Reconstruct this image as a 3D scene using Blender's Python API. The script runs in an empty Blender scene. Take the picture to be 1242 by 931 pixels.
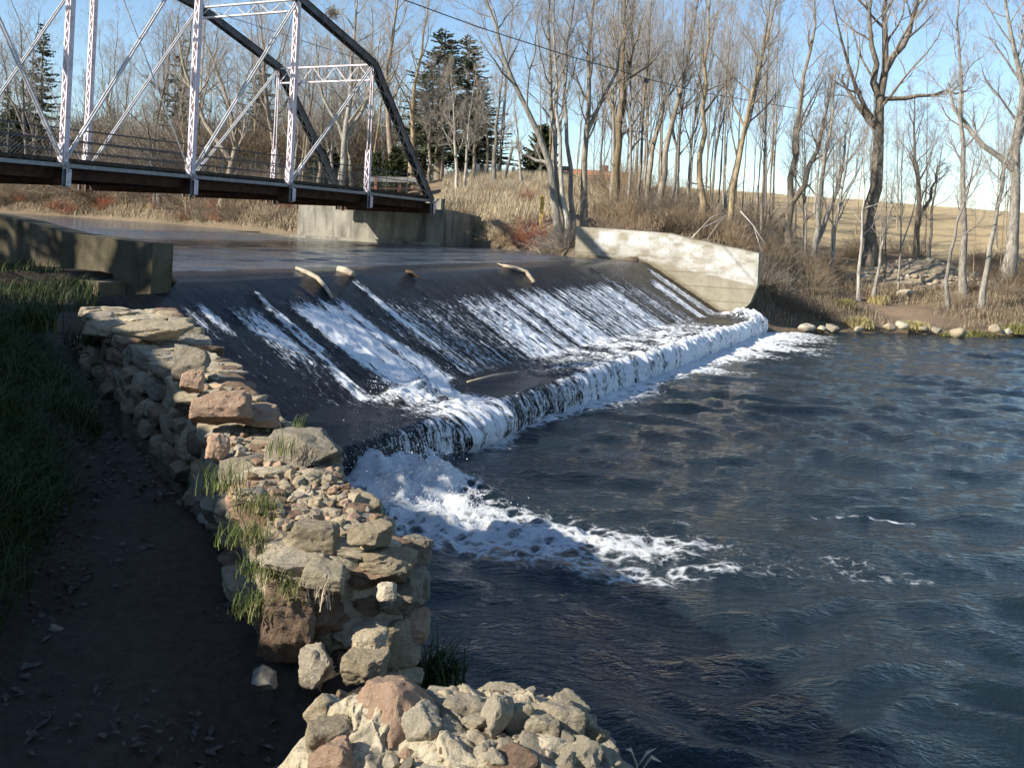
import bpy, bmesh, math, random
import numpy as np
from mathutils import Vector

# ------------------------------------------------------------------ camera, sky, sun, exposure
SC = bpy.context.scene
COL = SC.collection
EYE = 3.25
FPX, CX, CY, ROLL = 1200.0, 621.0, 275.5, math.radians(2.72)
cam_data = bpy.data.cameras.new('camera')
cam = bpy.data.objects.new('camera', cam_data)
COL.objects.link(cam)
cam_data.sensor_width = 36.0
cam_data.lens = FPX / 1242.0 * 36.0
cam_data.shift_x = 0.0
cam_data.shift_y = -(465.5 - CY) / 1242.0
cam_data.clip_start = 0.05
cam_data.clip_end = 3000.0
cam.location = (0, 0, EYE)
from mathutils import Matrix
cam.matrix_world = Matrix.Translation((0, 0, EYE)) @ Matrix.Rotation(math.radians(90), 4, 'X') @ Matrix.Rotation(ROLL, 4, 'Z')
SC.camera = cam

SUN_EL = math.radians(30.0)
SUN_H = Vector((-0.891, -0.453, 0)).normalized()          # horizontal direction towards the sun
SUN_DIR = Vector((SUN_H.x * math.cos(SUN_EL), SUN_H.y * math.cos(SUN_EL), math.sin(SUN_EL)))
world = bpy.data.worlds.new('World')
SC.world = world
world.use_nodes = True
wn = world.node_tree
wn.nodes.clear()
sky = wn.nodes.new('ShaderNodeTexSky')
sky.sky_type = 'NISHITA'
sky.sun_disc = False
sky.sun_elevation = SUN_EL
sky.sun_rotation = math.atan2(SUN_H.x, SUN_H.y)
sky.air_density = 1.0
sky.dust_density = 0.15
sky.ozone_density = 3.0
bg = wn.nodes.new('ShaderNodeBackground')
bg.inputs['Strength'].default_value = 0.107
wo = wn.nodes.new('ShaderNodeOutputWorld')
wn.links.new(sky.outputs[0], bg.inputs[0])
wn.links.new(bg.outputs[0], wo.inputs[0])

sun_data = bpy.data.lights.new('sun', 'SUN')
sun_data.energy = 5.0
sun_data.angle = math.radians(0.5)
sun_data.color = (1.0, 0.93, 0.82)
sun = bpy.data.objects.new('sun', sun_data)
COL.objects.link(sun)
sun.rotation_euler = SUN_DIR.to_track_quat('Z', 'Y').to_euler()
sun.location = (-30, -15, 40)

SC.view_settings.view_transform = 'Standard'
SC.view_settings.look = 'None'
SC.view_settings.exposure = 0.8
SC.view_settings.gamma = 1.0
SC.view_settings.use_curve_mapping = False
SC.render.engine = 'CYCLES'
SC.cycles.max_bounces = 6
SC.cycles.transparent_max_bounces = 6

# ------------------------------------------------------------------ picture geometry helpers
_c, _s = math.cos(ROLL), math.sin(ROLL)
def ray(u, v):
    a = (u - CX) / FPX; b = (CY - v) / FPX
    return np.array([a * _c - b * _s, 1.0, a * _s + b * _c])
def at_z(u, v, z):
    r = ray(u, v); k = (z - EYE) / r[2]
    return np.array([0, 0, EYE]) + k * r
def at_d(u, v, d):
    return np.array([0, 0, EYE]) + d * ray(u, v)
def proj(p):
    X = p[0] / p[1]; Z = (p[2] - EYE) / p[1]
    return CX + FPX * (X * _c + Z * _s), CY - FPX * (-X * _s + Z * _c)

UP_Z, LOW_Z = 2.05, -0.60
P1 = at_z(190, 338, UP_Z)
P2 = at_z(720, 319, UP_Z)
E2 = (P2 - P1); E2 /= np.linalg.norm(E2)
N2 = np.array([E2[1], -E2[0], 0.0])
def dam_pt(t, s, z):
    return P1[:2] + E2[:2] * t + N2[:2] * s if z is None else np.array([*(P1[:2] + E2[:2] * t + N2[:2] * s), z])
def to_ts(x, y):
    dx = np.asarray(x) - P1[0]; dy = np.asarray(y) - P1[1]
    return dx * E2[0] + dy * E2[1], dx * N2[0] + dy * N2[1]

# ------------------------------------------------------------------ noise
def _hash(ix, iy, iz, seed):
    h = (ix.astype(np.int64) * 374761393 + iy.astype(np.int64) * 668265263 + iz.astype(np.int64) * 2147483647 + seed * 144665) & 0xFFFFFFFF
    h = ((h ^ (h >> 13)) * 1274126177) & 0xFFFFFFFF
    h = ((h ^ (h >> 16)) * 2246822519) & 0xFFFFFFFF
    return ((h ^ (h >> 15)) & 0xFFFFFF) / float(0xFFFFFF)
def vn(x, y, z=0.0, seed=0):
    x = np.asarray(x, float); y = np.asarray(y, float) + 0 * x; z = np.asarray(z, float) + 0 * x
    ix, iy, iz = np.floor(x), np.floor(y), np.floor(z)
    fx, fy, fz = x - ix, y - iy, z - iz
    fx = fx * fx * (3 - 2 * fx); fy = fy * fy * (3 - 2 * fy); fz = fz * fz * (3 - 2 * fz)
    r = 0
    for a in (0, 1):
        for b in (0, 1):
            for c in (0, 1):
                w = (fx if a else 1 - fx) * (fy if b else 1 - fy) * (fz if c else 1 - fz)
                r = r + w * _hash(ix + a, iy + b, iz + c, seed)
    return r * 2 - 1
def fbm(x, y, z=0.0, seed=0, octv=4, gain=0.5, lac=2.03):
    r = 0; a = 1; t = 0
    x = np.asarray(x, float); y = np.asarray(y, float); z = np.asarray(z, float)
    for o in range(octv):
        r = r + a * vn(x, y, z, seed + o * 17); t += a
        a *= gain; x = x * lac; y = y * lac; z = z * lac
    return r / t
def sstep(a, b, x):
    t = np.clip((np.asarray(x, float) - a) / (b - a), 0, 1)
    return t * t * (3 - 2 * t)

# ------------------------------------------------------------------ objects
def tag(o, label=None, cat=None, group=None, kind=None):
    if label: o['label'] = label
    if cat: o['category'] = cat
    if group: o['group'] = group
    if kind: o['kind'] = kind
    return o
def empty(name, loc=(0, 0, 0), rz=0.0):
    o = bpy.data.objects.new(name, None)
    COL.objects.link(o)
    o.empty_display_size = 0.3
    o.location = loc; o.rotation_euler = (0, 0, rz)
    return o
def link_mesh(name, me, mat=None, parent=None, smooth=False):
    if mat is not None and len(me.materials) == 0:
        for m in (mat if isinstance(mat, (list, tuple)) else [mat]):
            me.materials.append(m)
    if smooth:
        me.polygons.foreach_set('use_smooth', np.ones(len(me.polygons), bool))
    o = bpy.data.objects.new(name, me)
    COL.objects.link(o)
    if parent is not None: o.parent = parent
    return o
def np_mesh(name, V, F):
    """V (n,3) array, F (m,3|4) int array or a list of such arrays"""
    if not isinstance(F, (list, tuple)): F = [F]
    F = [np.asarray(f, np.int32) for f in F if len(f)]
    me = bpy.data.meshes.new(name)
    V = np.asarray(V, np.float32)
    me.vertices.add(len(V)); me.vertices.foreach_set('co', V.ravel())
    nl = sum(f.size for f in F); npoly = sum(len(f) for f in F)
    me.loops.add(nl); me.polygons.add(npoly)
    me.loops.foreach_set('vertex_index', np.concatenate([f.ravel() for f in F]))
    starts = []; k = 0
    for f in F:
        starts.append(k + np.arange(len(f)) * f.shape[1]); k += f.size
    me.polygons.foreach_set('loop_start', np.concatenate(starts).astype(np.int32))
    me.update(calc_edges=True)
    return me
def set_attr(me, name, arr, kind='FLOAT'):
    arr = np.asarray(arr, np.float32)
    if kind == 'FLOAT':
        a = me.attributes.new(name, 'FLOAT', 'POINT'); a.data.foreach_set('value', arr.ravel())
    else:
        a = me.attributes.new(name, 'FLOAT_COLOR', 'POINT')
        if arr.shape[1] == 3: arr = np.concatenate([arr, np.ones((len(arr), 1), np.float32)], 1)
        a.data.foreach_set('color', arr.ravel())
def grid_faces(nx, ny):
    """verts indexed i*ny+j"""
    i, j = np.meshgrid(np.arange(nx - 1), np.arange(ny - 1), indexing='ij')
    a = (i * ny + j).ravel()
    return np.stack([a, a + ny, a + ny + 1, a + 1], 1)

class MB:
    def __init__(self): self.v = []; self.f = []
    def add(self, vs, fs):
        k = len(self.v); self.v += [tuple(p) for p in vs]; self.f += [tuple(i + k for i in f) for f in fs]
    def bar(self, a, b, w, h, up=(0, 0, 1)):
        """box from a to b, w across, h along 'up'"""
        a = Vector(a); b = Vector(b); d = (b - a).normalized(); up = Vector(up)
        sd = d.cross(up)
        if sd.length < 1e-4: sd = d.cross(Vector((1, 0, 0)))
        sd.normalize(); u2 = sd.cross(d).normalized()
        vs = [p + sd * (x * w / 2) + u2 * (y * h / 2) for p in (a, b) for x, y in ((-1, -1), (1, -1), (1, 1), (-1, 1))]
        self.add(vs, [(0, 3, 2, 1), (4, 5, 6, 7), (0, 1, 5, 4), (1, 2, 6, 5), (2, 3, 7, 6), (3, 0, 4, 7)])
    def box(self, lo, hi):
        x0, y0, z0 = lo; x1, y1, z1 = hi
        self.add([(x0, y0, z0), (x1, y0, z0), (x1, y1, z0), (x0, y1, z0), (x0, y0, z1), (x1, y0, z1), (x1, y1, z1), (x0, y1, z1)],
                 [(0, 3, 2, 1), (4, 5, 6, 7), (0, 1, 5, 4), (1, 2, 6, 5), (2, 3, 7, 6), (3, 0, 4, 7)])
    def tube(self, pts, rad, n=6):
        pts = [Vector(p) for p in pts]
        if not isinstance(rad, (list, tuple)): rad = [rad] * len(pts)
        k = len(self.v); ref = Vector((0.13, 0.31, 0.94))
        for i, p in enumerate(pts):
            d = (pts[min(i + 1, len(pts) - 1)] - pts[max(i - 1, 0)]).normalized()
            x = d.cross(ref)
            if x.length < 1e-3: x = d.cross(Vector((1, 0, 0)))
            x.normalize(); y = d.cross(x)
            for q in range(n):
                a = 2 * math.pi * q / n
                self.v.append(tuple(p + (x * math.cos(a) + y * math.sin(a)) * rad[i]))
        for i in range(len(pts) - 1):
            for q in range(n):
                a = k + i * n + q; b = k + i * n + (q + 1) % n
                self.f.append((a, b, b + n, a + n))
        self.f.append(tuple(k + q for q in range(n))[::-1])
        self.f.append(tuple(k + (len(pts) - 1) * n + q for q in range(n)))
    def prism(self, poly, vec):
        """closed polygon (3d points) swept along vec"""
        n = len(poly); a = [Vector(p) for p in poly]; b = [p + Vector(vec) for p in a]
        self.add(a + b, [tuple(range(n))[::-1], tuple(range(n, 2 * n))] + [(i, (i + 1) % n, n + (i + 1) % n, n + i) for i in range(n)])
    def build(self, name, mat=None, parent=None, smooth=False, bevel=0.0):
        me = bpy.data.meshes.new(name)
        me.from_pydata(self.v, [], self.f)
        me.update()
        bm = bmesh.new(); bm.from_mesh(me)
        bmesh.ops.recalc_face_normals(bm, faces=bm.faces)
        if bevel > 0:
            bmesh.ops.bevel(bm, geom=[e for e in bm.edges if e.calc_face_angle(0) > 0.6], offset=bevel, segments=1, affect='EDGES')
        bm.to_mesh(me); bm.free()
        return link_mesh(name, me, mat, parent, smooth)

def copy_tree(o, parent=None):
    c = o.copy(); COL.objects.link(c)
    if parent is not None: c.parent = parent
    for ch in list(o.children): copy_tree(ch, c)
    return c
def move_children_local(root):
    """children meshes were built in world space: keep them at their place under an offset root"""
    for ch in root.children:
        ch.matrix_parent_inverse = Matrix.Translation(Vector(root.location) * -1)

# ------------------------------------------------------------------ materials
class NT:
    def __init__(self, name):
        self.m = bpy.data.materials.new(name); self.m.use_nodes = True
        self.t = self.m.node_tree; self.t.nodes.clear()
        self.out = self.t.nodes.new('ShaderNodeOutputMaterial')
        self.b = None
    def n(self, typ, **kw):
        nd = self.t.nodes.new('ShaderNode' + typ)
        for k, v in kw.items():
            if k in nd.inputs.keys() or k.replace('_', ' ') in nd.inputs.keys():
                self.set(nd, k.replace('_', ' ') if k.replace('_', ' ') in nd.inputs.keys() else k, v)
            else: setattr(nd, k, v)
        return nd
    def set(self, nd, key, v):
        if isinstance(v, bpy.types.NodeSocket): self.t.links.new(v, nd.inputs[key])
        elif isinstance(v, bpy.types.Node): self.t.links.new(v.outputs[0], nd.inputs[key])
        else:
            if isinstance(v, tuple) and len(v) == 3 and nd.inputs[key].type == 'RGBA': v = (*v, 1)
            nd.inputs[key].default_value = v
    def coord(self, which='Object', scale=(1, 1, 1)):
        tc = self.n('TexCoord')
        mp = self.n('Mapping'); self.set(mp, 'Vector', tc.outputs[which]); mp.inputs['Scale'].default_value = scale
        return mp.outputs[0]
    def noise(self, vec, scale, detail=4, rough=0.55, dist=0.0):
        nd = self.n('TexNoise', Scale=scale, Detail=detail, Roughness=rough, Distortion=dist)
        if vec is not None: self.set(nd, 'Vector', vec)
        return nd.outputs[0]
    def ramp(self, fac, stops):
        r = self.n('ValToRGB'); self.set(r, 'Fac', fac)
        el = r.color_ramp.elements
        while len(el) < len(stops): el.new(0.5)
        for e, (p, c) in zip(el, stops):
            e.position = p
            e.color = (*c, 1) if isinstance(c, tuple) else (c, c, c, 1)
        return r.outputs[0]
    def mix(self, fac, a, b, mode='MIX'):
        nd = self.t.nodes.new('ShaderNodeMix'); nd.data_type = 'RGBA'; nd.blend_type = mode
        for i, v in ((0, fac), (6, a), (7, b)):
            if isinstance(v, bpy.types.NodeSocket): self.t.links.new(v, nd.inputs[i])
            else: nd.inputs[i].default_value = (*v, 1) if isinstance(v, tuple) else v
        return nd.outputs[2]
    def math(self, op, a, b=0.0, clamp=False):
        nd = self.t.nodes.new('ShaderNodeMath'); nd.operation = op; nd.use_clamp = clamp
        for i, v in ((0, a), (1, b)):
            if isinstance(v, bpy.types.NodeSocket): self.t.links.new(v, nd.inputs[i])
            else: nd.inputs[i].default_value = v
        return nd.outputs[0]
    def maprange(self, v, a, b, c=0.0, d=1.0):
        nd = self.n('MapRange'); nd.interpolation_type = 'SMOOTHSTEP'
        self.set(nd, 'Value', v)
        for i, x in ((1, a), (2, b), (3, c), (4, d)):
            if isinstance(x, bpy.types.NodeSocket): self.t.links.new(x, nd.inputs[i])
            else: nd.inputs[i].default_value = x
        return nd.outputs[0]
    def attr(self, name):
        nd = self.n('Attribute'); nd.attribute_name = name
        return nd
    def bump(self, h, strength=0.5, dist=0.02, normal=None):
        nd = self.n('Bump', Strength=strength, Distance=dist); self.set(nd, 'Height', h)
        if normal is not None: self.set(nd, 'Normal', normal)
        return nd.outputs[0]
    def principled(self, color, rough=0.8, bump=None, spec=0.3, **kw):
        p = self.n('BsdfPrincipled')
        self.set(p, 'Base Color', color); self.set(p, 'Roughness', rough)
        p.inputs['Specular IOR Level'].default_value = spec
        if bump is not None: self.set(p, 'Normal', bump)
        for k, v in kw.items(): self.set(p, k.replace('_', ' '), v)
        return p.outputs[0]
    def done(self, shader):
        self.t.links.new(shader, self.out.inputs[0]); return self.m

def m_noise(name, c1, c2, scale=4.0, rough=0.85, bump=0.4, bscale=None, bdist=0.02, spec=0.25, stretch=(1, 1, 1), c3=None, which='Object'):
    t = NT(name); v = t.coord(which, stretch)
    f = t.noise(v, scale, 6, 0.6)
    st = [(0.32, c1), (0.68, c2)] if c3 is None else [(0.28, c1), (0.5, c2), (0.72, c3)]
    col = t.ramp(f, st)
    b = t.bump(t.noise(v, bscale or scale * 4, 8, 0.65), bump, bdist)
    return t.done(t.principled(col, rough, b, spec))
def m_concrete(name, dark, light, stain=0.6):
    t = NT(name); v = t.coord('Object')
    vs = t.coord('Object', (.8, .8, 0.16))
    col = t.ramp(t.noise(v, 1.3, 8, 0.65), [(0.3, dark), (0.7, light)])
    col = t.mix(t.math('MULTIPLY', t.ramp(t.noise(vs, 2.2, 6, 0.6), [(0.45, 0.0), (0.7, 1.0)]), stain), col, tuple(x * 0.42 for x in dark))
    col = t.mix(t.ramp(t.noise(v, 14, 8, 0.7), [(0.5, 0.0), (0.8, 0.35)]), col, tuple(x * 0.6 for x in dark))
    b = t.bump(t.noise(v, 22, 10, 0.7), 0.5, 0.02)
    return t.done(t.principled(col, 0.9, b, 0.2))
def m_bark(name, c1, c2):
    t = NT(name); v = t.coord('Object', (1, 1, 0.25))
    oi = t.n('ObjectInfo')
    col = t.ramp(t.noise(v, 7, 8, 0.75), [(0.36, tuple(x * .55 for x in c1)), (0.64, c2)])
    hs = t.n('HueSaturation', Saturation=1.0); t.set(hs, 'Color', col)
    t.set(hs, 'Value', t.maprange(oi.outputs['Random'], 0, 1, 0.7, 1.3))
    b = t.bump(t.noise(v, 22, 6, 0.7), 0.6, 0.03)
    return t.done(t.principled(hs.outputs[0], 0.9, b, 0.15))
def m_vcol(name, rough=0.9, scale=30, amt=0.35, bump=0.5, bdist=0.02, spec=0.2):
    """base colour from the mesh's own colour attribute, broken up by noise"""
    t = NT(name); v = t.coord('Object')
    a = t.attr('gcol').outputs['Color']
    f = t.noise(v, scale, 8, 0.7)
    col = t.mix(1.0, a, t.ramp(f, [(0.25, 1 - amt), (0.75, 1 + amt)]), 'MULTIPLY')
    b = t.bump(t.noise(v, scale * 1.7, 8, 0.7), bump, bdist)
    return t.done(t.principled(col, rough, b, spec))
# ------------------------------------------------------------------ terrain
CREST_L = 28.0
W_A = dam_pt(CREST_L, -3.2, None); W_B = dam_pt(CREST_L, 4.9, None)      # far wing wall, upstream and downstream end
LOW_POLY = np.array([(-6.2, 17.3), (-4.9, 13.5), (-3.6, 10.3), (-2.2, 7.6), (-0.9, 5.5), (-0.1, 4.2), (1.0, 3.0), (2.2, 0.5), (8, -12), (60, -45), (140, -45),
                     (110, 50), (60, 50), (40, 47), (23.4, 44.9), (19.5, 43.9), (16.8, 43.2), (14.0, 42.4), (11.4, 41.2), tuple(W_B), tuple(dam_pt(CREST_L, 0, None))], float)
UP_POLY = np.array([(-6.2, 17.37), (-15.2, 21.7), (-22, 18.5), (-30, 11), (-62, 14), (-160, 30), (-190, 110), (-120, 140), (-74, 126), (-54, 117), (-32, 92), (-18.5, 73),
                    (-14, 61), (-13.2, 58.9), (-4.0, 53.9), (-2.5, 56.6), (-.8, 53.5), (.9, 50.2), (2.2, 47.2), tuple(W_A), tuple(dam_pt(CREST_L, 0, None))], float)
def poly_dist(px, py, poly):
    """signed distance, negative inside"""
    d2 = np.full(px.shape, 1e18); ins = np.zeros(px.shape, bool)
    n = len(poly)
    for i in range(n):
        ax, ay = poly[i]; bx, by = poly[(i + 1) % n]
        vx, vy = bx - ax, by - ay
        t = np.clip(((px - ax) * vx + (py - ay) * vy) / (vx * vx + vy * vy), 0, 1)
        d2 = np.minimum(d2, (px - ax - t * vx) ** 2 + (py - ay - t * vy) ** 2)
        c = ((ay > py) != (by > py))
        with np.errstate(divide='ignore', invalid='ignore'):
            ins ^= c & (px < vx * (py - ay) / (vy if abs(vy) > 1e-9 else 1e-9) + ax)
    return np.where(ins, -1, 1) * np.sqrt(d2)
def line_side(px, py, pl):
    """signed distance to an open polyline, positive on its left when walking along it"""
    best = np.full(px.shape, 1e18); sg = np.zeros(px.shape)
    for (ax, ay), (bx, by) in zip(pl[:-1], pl[1:]):
        vx, vy = bx - ax, by - ay
        t = np.clip(((px - ax) * vx + (py - ay) * vy) / (vx * vx + vy * vy), 0, 1)
        d = np.hypot(px - ax - t * vx, py - ay - t * vy)
        cr = vx * (py - ay) - vy * (px - ax)
        m = d < best - 1e-9
        best = np.where(m, d, best); sg = np.where(m, np.sign(cr), sg)
    return best * sg

def px_ctrl(u, v, Y):
    p = at_d(u, v, Y); return (p[0], p[1], p[2])
CTRL = [
    # far side, upstream, behind the bridge
    (-74, 126, 2.3), (-54, 117, 2.3), (-32, 92, 2.3), (-18.5, 73, 2.3), (-76, 131, 4.3), (-56, 122, 4.4), (-35, 97, 4.2), (-22, 78, 4.0), (-14, 61, 2.3), (-16, 66, 3.6),
    (-100, 160, 6), (-60, 160, 6.0), (-30, 130, 6.0), (-20, 100, 5.6), (-12, 70, 4.3),
    # road approach at the far bridge end, cemetery ridge
    (-9.5, 56.5, 4.35), (-4.6, 54.2, 4.35), (-7, 58, 4.4), (-3, 60, 4.7), (-1, 66, 5.6), (3, 72, 6.6), (-4, 68, 5.3), px_ctrl(540, 222, 75), px_ctrl(600, 214, 80), px_ctrl(660, 222, 85),
    (-.8, 53.8, 2.5), (.9, 50.6, 2.3), (2.4, 47.6, 2.4), (1.0, 55, 3.9), (3.6, 51, 3.5), (3.0, 58, 4.6), (4.8, 47.5, 3.35), (6.2, 44.5, 3.2), (9, 44.5, 2.9),
    px_ctrl(750, 258, 55), px_ctrl(840, 266, 52), px_ctrl(720, 236, 100), px_ctrl(800, 235, 90), px_ctrl(880, 244, 90), px_ctrl(720, 226, 130), px_ctrl(850, 230, 140),
    # right hand bank
    (11.4, 41.6, -.3), (14, 42.8, -.35), (16.8, 43.6, -.4), (19.5, 44.3, -.35), (23.4, 45.3, -.3), (40, 47.6, -.2), (60, 51, 0), (110, 55, 0),
    px_ctrl(940, 340, 46), px_ctrl(985, 352, 47), px_ctrl(1040, 378, 47), px_ctrl(1080, 372, 50), px_ctrl(1120, 376, 49), px_ctrl(1200, 372, 50), px_ctrl(1180, 350, 55),
    px_ctrl(940, 310, 55), px_ctrl(1000, 330, 55), px_ctrl(1110, 346, 58), px_ctrl(1230, 330, 60), px_ctrl(1000, 304, 68), px_ctrl(1100, 312, 70), px_ctrl(1220, 312, 72),
    px_ctrl(960, 276, 85), px_ctrl(1080, 284, 90), px_ctrl(1200, 292, 90), (60, 60, 2.6), (90, 90, 6),
    px_ctrl(920, 236, 150), px_ctrl(1000, 240, 150), px_ctrl(1080, 247, 150), px_ctrl(1160, 254, 150), px_ctrl(1242, 262, 150), (130, 150, 9),
    (0, 200, 9.5), (80, 220, 9.5), (-120, 220, 8), (160, 220, 9), (-200, 200, 8), (0, 320, 9.5), (150, 320, 9.5), (-200, 320, 9),
]
CT = np.array(CTRL, float)
def _tps_fit(C, lam=1.0):
    n = len(C); S = 50.0
    X = C[:, :2] / S
    r = np.hypot(X[:, None, 0] - X[None, :, 0], X[:, None, 1] - X[None, :, 1])
    K = np.where(r > 0, r * r * np.log(r + 1e-12), 0) + np.eye(n) * lam * 1e-4
    P = np.concatenate([np.ones((n, 1)), X], 1)
    A = np.zeros((n + 3, n + 3)); A[:n, :n] = K; A[:n, n:] = P; A[n:, :n] = P.T
    w = np.linalg.solve(A, np.concatenate([C[:, 2], np.zeros(3)]))
    return X, w
_TX, _TW = _tps_fit(CT)
def tps(x, y):
    x = np.asarray(x, float).ravel(); y = np.asarray(y, float).ravel()
    out = np.empty(x.shape)
    for k in range(0, len(x), 20000):
        a = x[k:k + 20000] / 50.0; b = y[k:k + 20000] / 50.0
        r = np.hypot(a[:, None] - _TX[None, :, 0], b[:, None] - _TX[None, :, 1])
        U = np.where(r > 0, r * r * np.log(r + 1e-12), 0)
        out[k:k + 20000] = U @ _TW[:-3] + _TW[-3] + _TW[-2] * a + _TW[-1] * b
    return out

BANK_LINE = np.array([(2.0, -8.0), (-0.6, -1.0), (-1.42, 1.6), (-1.92, 4.0), (-2.72, 6.6), (-4.4, 9.4), (-7.4, 12.4), (-12.5, 15.6), (-22, 16.2)])
WALL_LINE = np.array([(0.75, 1.2), (-0.42, 3.2), (-0.62, 3.7), (-1.05, 4.55), (-1.75, 5.8), (-2.65, 7.4), (-3.55, 9.0), (-4.25, 10.3), (-5.2, 12.6)])
def Zg(x, y, fine=True):
    x = np.asarray(x, float); y = np.asarray(y, float); shp = x.shape
    x = x.ravel(); y = y.ravel()
    t, s = to_ts(x, y)
    far = np.clip(tps(x, y), 2.0 - 3.2, 14.0)
    dU = poly_dist(x, y, UP_POLY); dL = poly_dist(x, y, LOW_POLY)
    wl = np.where(dU < dL, UP_Z, LOW_Z)
    dmin = np.minimum(dU, dL)
    rough = fbm(x * .35, y * .35, 0, 5, 4) * np.clip(dmin / 4, 0, 1) * .35
    far = far + np.where(t > 10, rough, 0)
    far = np.minimum(np.maximum(far, wl + 0.06 + 0.25 * np.clip(dmin, 0, 1)), wl + 0.15 + 1.0 * np.clip(dmin, 0, 50))
    # near bank: path behind the stone wall, grass bank on its left, unseen upper part added for shade
    db = line_side(x, y, BANK_LINE)
    dw = line_side(x, y, WALL_LINE)
    shade_hill = 3.2 * sstep(-0.15, 5.0, db) * (1 + .0 * x)
    shade_hill = shade_hill + 0.16 * sstep(-.1, .35, db)
    near = 1.63 + shade_hill + 0.02 * np.clip(y, 0, 16) + fbm(x * .9, y * .9, 0, 11, 4) * .07 + fbm(x * 3.1, y * 3.1, 0, 12, 3) * .03 * (1 - sstep(-.2, .2, db)) + fbm(x * 1.7, y * 1.7, 0, 13, 3) * .22 * sstep(0, .6, db)
    near = near - 0.22 * np.exp(-((x + .62) ** 2 + (y - 3.05) ** 2) / .12)           # hollow between the two wall pieces
    right = np.maximum(-dw - 0.22, 0)
    near = np.where(dw < -0.22, near - 0.9 * right, near)
    near = np.where((dmin > 0), np.minimum(np.maximum(near, wl + .1), np.where(dL < dU, LOW_Z + .25 + 2.6 * np.maximum(dL, 0), 99)), near)
    z = np.where(t > 9, far, near)
    bed = wl - np.minimum(1.2, 0.12 + 0.5 * np.abs(dmin))
    z = np.where(dmin < 0, np.minimum(z, bed), z)
    return z.reshape(shp)

def lines(dense_a, dense_b, step, lo, hi, grow=1.07, mids=()):
    """coordinates dense between a and b, growing outwards, limited by (upto, maxstep) pairs"""
    def out(start, sign, lim):
        r = []; p = start; st = step
        while sign * (lim - p) > 0:
            st *= grow
            mx = 40.0
            for upto, m in mids:
                if abs(p) < upto: mx = m; break
            st = min(st, mx); p += sign * st; r.append(p)
        return r
    return np.array(out(dense_a, -1, lo)[::-1] + list(np.arange(dense_a, dense_b + 1e-6, step)) + out(dense_b, 1, hi))
gx = lines(-3.8, 0.9, 0.055, -420, 420, 1.08, ((12, .45), (48, .8), (100, 2.5), (999, 14)))
gy = lines(1.6, 7.5, 0.06, -60, 640, 1.07, ((12, .3), (70, .7), (110, 1.2), (200, 3.5), (999, 20)))
GX, GY = np.meshgrid(gx, gy, indexing='ij')
GZ = Zg(GX, GY)
gV = np.stack([GX.ravel(), GY.ravel(), GZ.ravel()], 1)
gF = grid_faces(len(gx), len(gy))
# own colours of the soil: leaf litter, dry grass, stubble, mud
X, Y, Z = gV.T
gt, gs = to_ts(X, Y)
gdU = poly_dist(X, Y, UP_POLY); gdL = poly_dist(X, Y, LOW_POLY); gdm = np.minimum(gdU, gdL)
n1 = fbm(X * .25, Y * .25, 0, 31, 4); n2 = fbm(X * 1.3, Y * 1.3, 0, 32, 4)
def lerp(c, col, w):
    return c * (1 - w[:, None]) + np.array(col)[None, :] * w[:, None]
gc = np.tile(np.array([.155, .112, .075]), (len(X), 1))
gc = lerp(gc, (.25, .19, .11), sstep(-.15, .45, n1 + .4 * n2))
farside = gt > 9
field_w = sstep(68, 76, Y + n1 * 5 + np.clip((20 - X), 0, 100) * .9) * farside * (X > 2)
furrow = .5 + .5 * np.sin(Y * 2.2 + X * .5 + n1 * 3)
gc = lerp(gc, (.46, .35, .19), field_w * (.75 + .25 * furrow))
gc = lerp(gc, (.30, .22, .13), field_w * sstep(.1, .6, n1 + n2 * .6))
gc = lerp(gc, (.40, .32, .19), farside * np.exp(-((X - 1.5) / 7.0) ** 2 - ((Y - 63) / 10.0) ** 2) * .9)
gc = lerp(gc, (.07, .11, .03), farside * np.exp(-((X - 15.2) / 1.8) ** 2 - ((Y - 48.5) / 1.2) ** 2) * sstep(-.4, .2, n2) * .8)
gc = lerp(gc, (.25, .175, .115), farside * np.exp(-((X - 18.6) / 2.2) ** 2 - ((Y - 47.5) / 3.0) ** 2))
gc = lerp(gc, (.15, .115, .075), farside * (1 - sstep(0.0, .7, gdm)))
gc = lerp(gc, (.16, .12, .075), farside * (X < -8) * sstep(-.5, .3, n2) * (1 - sstep(3, 7, gdm)) * .8)
ndb = line_side(X, Y, BANK_LINE)
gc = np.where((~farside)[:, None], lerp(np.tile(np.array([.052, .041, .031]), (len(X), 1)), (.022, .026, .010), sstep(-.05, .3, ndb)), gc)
fc = gV[gF].mean(1)
f_t = to_ts(fc[:, 0], fc[:, 1])[0]
f_db = line_side(fc[:, 0], fc[:, 1], BANK_LINE); f_dw = line_side(fc[:, 0], fc[:, 1], WALL_LINE)
f_path = (f_t < 0) & (f_db < .02) & (f_dw > -.1) & (fc[:, 1] < 13) & (fc[:, 1] > -6)
ff_w = sstep(68, 76, fc[:, 1] + np.clip((20 - fc[:, 0]), 0, 100) * .9)
f_field = (f_t > 9) & (ff_w > .5) & (fc[:, 0] > 2)
M_GROUND = m_vcol('soil_and_litter', .95, 9, .55, .9, .06)
M_PATH = m_vcol('trodden_dirt', .95, 24, .5, .9, .02)
def sub_mesh(name, mask, mat, label=None):
    F = gF[mask]; used = np.unique(F); mp = np.full(len(gV), -1); mp[used] = np.arange(len(used))
    me = np_mesh(name, gV[used], mp[F]); set_attr(me, 'gcol', gc[used], 'COLOR')
    o = link_mesh(name, me, mat, None, True); o['kind'] = 'structure'
    return o
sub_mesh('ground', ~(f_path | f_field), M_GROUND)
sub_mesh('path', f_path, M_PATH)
sub_mesh('field', f_field, M_GROUND)

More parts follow.
